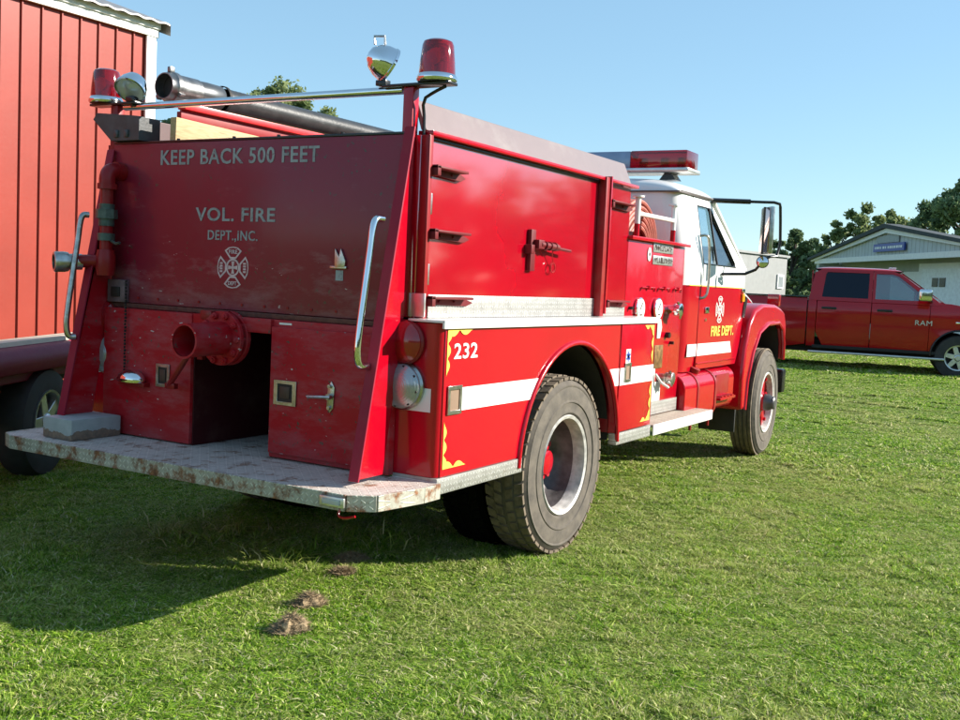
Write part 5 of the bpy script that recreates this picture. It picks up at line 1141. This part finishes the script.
# ------------------------------------------------------------------ generic car wheel
def car_wheel(par, x, y, z, r, w_, ax, rimr, m_t, m_r, name='wheel', spokes=5):
    o = obj(name, MB().lathe([(rimr, -w_/2+.01), (r*.75, -w_/2), (r*.95, -w_/2+.015), (r, -w_/2+.05), (r, w_/2-.05), (r*.95, w_/2-.015), (r*.75, w_/2), (rimr, w_/2-.01)], (x, y, z), ax, 48), m_t, par)
    a_ = Vector(ax).normalized(); e1 = a_.orthogonal().normalized() if abs(a_.z) > .9 else Vector((0, 0, 1)); e2 = a_.cross(e1)
    rm = obj('rim', MB().lathe([(rimr*1.02, w_/2-.012), (rimr*1.03, w_/2+.004), (rimr*.95, w_/2), (rimr*.88, w_/2-.05), (rimr*.86, -w_/2)], (x, y, z), ax, 48), m_r, o)
    mb = MB(); c = Vector((x, y, z)); mb.lathe([(rimr*.86, w_/2-.10), (0, w_/2-.10)], (x, y, z), ax, 32); obj('brake_disc', mb, m_dark, o)
    mb = MB(); mb.lathe([(rimr*.28, w_/2-.07), (rimr*.28, w_/2-.015), (rimr*.2, w_/2), (0, w_/2)], (x, y, z), ax, 24)
    for i in range(spokes):
        a = 2*math.pi*i/spokes+.3; d = e1*math.cos(a)+e2*math.sin(a); t_ = a_.cross(d); bb = bmesh.new(); V = []
        for r_, hw in ((rimr*.2, rimr*.20), (rimr*.92, rimr*.17)):
            V.append([bb.verts.new(c+d*r_+t_*hw*k+a_*dd) for k, dd in ((-1, w_/2-.06), (-1, w_/2-.02), (1, w_/2-.02), (1, w_/2-.06))])
        for j in range(4): bb.faces.new((V[0][j], V[0][(j+1) % 4], V[1][(j+1) % 4], V[1][j]))
        bmesh.ops.recalc_face_normals(bb, faces=bb.faces); mb._merge(bb)
    obj('spokes', mb, m_r, o, .004); return o

# ------------------------------------------------------------------ red flatbed trailer on the left
TY = R(28.); tdx, tdy = math.cos(TY), math.sin(TY)
tr_ = empty('flatbed_trailer', (0, 0, 0), 'dark red flatbed trailer with pale deck edge standing in shade left of the fire engine', 'trailer')
wp_ = gp(51, 422, .40); WX, WY = wp_.x, wp_.y    # wheel hub on the near side
tr_.location = (WX-tdy*1.0, WY+tdx*1.0, 0); tr_.rotation_euler = (0, 0, TY)
def tobj(name, mb, mat, par, **k):
    o = obj(name, mb, mat, None, **k); o.parent = par
    return o     # trailer parts are written in the trailer's own axes: x along it, y to its left, hub side at y=-1
m_maroon = paint('dark_maroon_trailer_paint', lin(.20, .002, .03), .5, .1, .0, .0)
m_cream = plain('cream_deck_boards', lin(.66, .60, .46), .6, 0, .12, 8, .1)
prof = [(-.93, .985), (-.98, .975), (-1.02, .95), (-1.045, .91), (-1.05, .86), (-1.03, .80), (-.96, .785), (-.93, .79)]
mb = MB(); mb.prism(prof, 'x', -2.9, 3.2); mb.prism([(-.93, .72), (-.93, .96), (-.10, .86), (-.10, .72)], 'x', -2.9, 3.2); fr_ = tobj('frame', mb, m_maroon, tr_, bev=.008)
mb = MB(); mb.prism([(-.952, .982), (-.945, 1.012), (-.91, 1.012), (-.10, .905), (-.10, .880), (-.93, .982)], 'x', -2.92, 3.22); tobj('deck', mb, m_cream, tr_)
mb = MB(); mb.box(-2.8, 3.1, -.6, -.5, .60, .795); mb.box(-2.8, 3.1, -.3, -.2, .60, .72); mb.cyl((0, -.9, .355), (0, -.1, .355), .04); mb.box(-.9, .9, -.75, -.65, .42, .6); mb.box(3.1, 4.2, -.08, .08, .60, .72); tobj('chassis', mb, m_dark, tr_)
for s, ys_ in ((-1, -.87), (1, -.18)):
    for xw in (0, ):
        b_ = car_wheel(None, xw, ys_, .40, .40, .24, (0, s, 0), .23, m_ptyre, m_alu); b_.parent = tr_

# ------------------------------------------------------------------ red pickup
PH = R(-80)        # heading
PD = 20.0; hub = CAMP+(fw*PD+rt*((958-480)/FPX)*PD-up*((357.5-360)/FPX)*PD)
pu = empty('pickup_truck', (0, 0, 0), 'dark red crew cab pickup parked side-on beyond the fire engine, nose to the right', 'pickup truck')
# truck axes: x forward, y left; right (near) side is y=-1; front hub at x=0
hx_, hy_ = math.cos(PH), math.sin(PH); lx, ly = -hy_, hx_
PG = hub.z-.42
pu.location = (hub.x+lx*1.0, hub.y+ly*1.0, PG); pu.rotation_euler = (0, 0, PH)
m_pr = paint('metallic_dark_red_car_paint', lin(.40, .003, .010), .16, .03, .55, .0, wscale=1)
def wx(x):
    if x < -3.25: return .38*max(0, 1-(-3.25-x)/.5)
    return .38 if x < -.62 else .38*max(0, 1-(x+.62)/1.3)
def pobj(name, mb, mat, par=None, **k):
    bm_ = mb.bm if isinstance(mb, MB) else mb
    far_ = name in ('wheel_well', 'arch_trim')
    for v in bm_.verts:
        if not far_ and not (abs(v.co.x) <= .501 and v.co.z < .93) and not (abs(v.co.x-RX) <= .501 and v.co.z < .93): v.co.x += wx(v.co.x)
        if v.co.z > .9: v.co.z = .9+(v.co.z-.9)*1.20 if v.co.z < 1.36 else 1.452+(v.co.z-1.36)*1.04
    o = obj(name, mb, mat, None, **k); o.parent = par or pu
    if par: o.location = Vector(o.location)-Vector(par.location)
    return o
ra = .50; RX = -3.78
def parch(cx, r, n=18): return [(cx+r*math.cos(R(180-180*i/n)), .42+r*math.sin(R(180-180*i/n))) for i in range(n+1)]
ff = [(-3.78-.0, 0)]
RX = -3.78
def ysp(z): return 1.0-.03*abs(z-.85)/.4 if z < 1.28 else .985-.03*(z-1.28)
def body(pts, name, par=None, mat=None, bev=.02):
    mb = MB(); mb.prism(pts, 'y', -1.0, 1.0)
    for zc in (.56, .66, .80, .93, 1.06, 1.16, 1.24, 1.285):
        bmesh.ops.bisect_plane(mb.bm, geom=mb.bm.verts[:]+mb.bm.edges[:]+mb.bm.faces[:], plane_co=(0, 0, zc), plane_no=(0, 0, 1))
    for v in mb.bm.verts: v.co.y = math.copysign(float(np.interp(v.co.z, [.45, .56, .66, .80, .93, 1.06, 1.16, 1.24, 1.285, 1.34], [.945, .972, .982, .998, .988, .996, 1.0, .985, .962, .945])), v.co.y)
    return pobj(name, mb, mat or m_pr, par, bev=bev, seg=3)
# front clip
body([(-.92, .47), (-.50, .47)]+parch(0, .50)[0:]+[(.50, .47), (.88, .50), (.98, .62), (1.0, .95), (.93, 1.16), (.60, 1.235), (-.55, 1.335), (-.92, 1.345)], 'front_fenders_and_hood')
body([(-.925, .47), (-.925, 1.30), (-1.98, 1.30), (-1.98, .47)], 'front_door', bev=.012)
body([(-1.99, .47), (-1.99, 1.30), (-3.0, 1.30), (-3.0, .75), (-2.85, .47)], 'rear_door', bev=.012)
body([(-3.01, .47), (-3.01, 1.305), (-3.02, 1.305), (-3.17, 1.305), (-3.17, .47)], 'cab_rear_corner', bev=.012)
mb = MB()
bed = [(-3.19, .50), (RX-.50, .50)]; bed = [(-3.19, .50)]+[(x, z) for x, z in parch(RX, .50)[::-1]]+[(-4.95, .55), (-5.0, .75), (-5.0, 1.335), (-3.19, 1.335)]
body(bed, 'bed'); pobj('bed_rail_cap', MB().box(-5.01, -3.19, -.985, .985, 1.337, 1.36, .008), m_gblack)
pobj('tail_lamp', MB().box(-5.02, -4.93, -.985, -.85, .98, 1.30, .02), m_reflector)
# greenhouse
def ghp(x, z, s): return (x, s*(.965-.17*(z-1.30)/.64), z)
gout = [(-3.17, 1.30), (-.70, 1.30), (-1.42, 1.80), (-1.62, 1.90), (-2.90, 1.90), (-3.10, 1.82)]
for s in (-1, 1):
    def fr3(outer, inner, nm):
        mb = MB(); mb.frame(outer, inner, lambda a, b_, d, s=s: (a, ghp(a, b_, s)[1]-s*d, b_), .03); return pobj(nm, mb, m_pr, bev=.004)
    w1 = [(-1.93, 1.36), (-1.05, 1.36), (-1.0, 1.42), (-1.52, 1.80), (-1.64, 1.835), (-1.93, 1.835)]
    fr3([(-1.985, 1.30), (-.72, 1.30), (-.80, 1.37), (-1.46, 1.83), (-1.64, 1.90), (-1.985, 1.90)], w1, 'front_door_frame')
    w2 = [(-2.92, 1.36), (-2.06, 1.36), (-2.06, 1.835), (-2.84, 1.835), (-2.87, 1.80)]
    fr3([(-3.17, 1.30), (-1.99, 1.30), (-1.99, 1.90), (-2.93, 1.90), (-3.08, 1.82)], w2, 'rear_door_frame')
    b = bmesh.new(); b.faces.new([b.verts.new((a, ghp(a, c, s)[1]-s*.015, c)) for a, c in w1]); pobj('front_side_window', b, glass('green_side_glass', (.42, .55, .56, 1), .02, .86))
    b = bmesh.new(); b.faces.new([b.verts.new((a, ghp(a, c, s)[1]-s*.015, c)) for a, c in w2]); pobj('rear_side_window', b, m_pglass)
    for xx in (-1.90, -2.93): pobj('door_handle', MB().box(xx+.02, xx+.30, s*1.012, s*.972, 1.16, 1.20, .01), m_gblack)
    pobj('running_board', MB().box(-3.12, -.62, s*1.06, s*.90, .34, .385, .015), m_alu); pobj('board_underside', MB().box(-3.05, -.66, s*.98, s*.80, .44, .50), m_dark)
    # mirror
    mb = MB(); mb.box(-.98, -.90, s*1.02, s*.93, 1.35, 1.39, .01); mm = pobj('mirror_arm', mb, m_gblack)
    pobj('mirror_shell', MB().box(-1.16, -.92, s*1.27, s*1.03, 1.36, 1.58, .05, 4), m_chrome)
    for cx in (0, RX):
        mb = MB(); mb.quadgrid([[(x, s*yy, z) for x, z in parch(cx, .495)] for yy in (.97, .55)]); pobj('wheel_well', mb, m_dark)
        wl = car_wheel(None, cx, s*.86, .405, .43, .27, (0, s, 0), .235, m_ptyre, m_alu, spokes=6); wl.parent = pu
        pobj('arch_trim', MB().tube([(x, s*.998, z) for x, z in parch(cx, .50)], .018, 6), m_gblack)
gw = [(-.74, 1.32), (-1.42, 1.80), (-1.60, 1.90)]
b = bmesh.new(); b.faces.new([b.verts.new(p) for p in ((-.66, -.93, 1.33), (-.66, .93, 1.33), (-1.47, .80, 1.87), (-1.47, -.80, 1.87))]); pobj('windshield', b, glass('windshield_glass', (.55, .68, .70, 1), .02, .7))
mb = MB(); mb.box(-3.14, -3.12, -.80, .80, 1.30, 1.86); pobj('rear_wall', mb, m_pr)
rows = []
for i in range(13):
    u = -math.cos(math.pi*i/12); rows.append([(-2.27+.80*u, .80*(-math.cos(math.pi*j/16)), 1.895+.055*max(0, 1-abs(u)**4)**.5*max(0, 1-abs(math.cos(math.pi*j/16))**4)**.5) for j in range(17)])
pobj('roof', MB().quadgrid(rows), m_pr, sharp=60)
mb = MB(); mb.box(-3.1, -1.45, -.80, .80, 1.885, 1.897); pobj('headliner', mb, m_dark)
for q in (-.45, -.15, .15, .45): pobj('cab_marker', MB().box(-1.72, -1.58, q-.05, q+.05, 1.945, 1.975, .012), m_lens_clear)
for s in (-.45, .45):
    pobj('seat', MB().box(-2.1, -1.92, s-.27, s+.27, .95, 1.52, .05), m_dark); pobj('headrest', MB().box(-2.06, -1.95, s-.12, s+.12, 1.54, 1.72, .03), m_dark)
pobj('rear_seat', MB().box(-3.05, -2.88, -.7, .7, .95, 1.50, .05), m_dark); pobj('dashboard', MB().box(-1.1, -.72, -.88, .88, 1.05, 1.33, .04), m_dark)
pobj('chassis', MB().box(-4.9, .85, -.72, .72, .35, .60), m_dark); pobj('front_bumper', MB().box(.95, 1.12, -1.0, 1.0, .45, .72, .04), m_chrome); pobj('rear_bumper', MB().box(-5.15, -5.01, -.95, .95, .48, .68, .03), m_chrome)
o = text('door_badge', 'RAM', (-.80, -1.006, .99), (1, 0, 0), (0, 0, 1), .30, .095, m_dulwhite, None, .0); o.parent = pu
o = MB(); o.box(-.40, -.20, -1.004, -.996, 1.03, 1.055, .002); pobj('fender_badge', o, m_chrome)
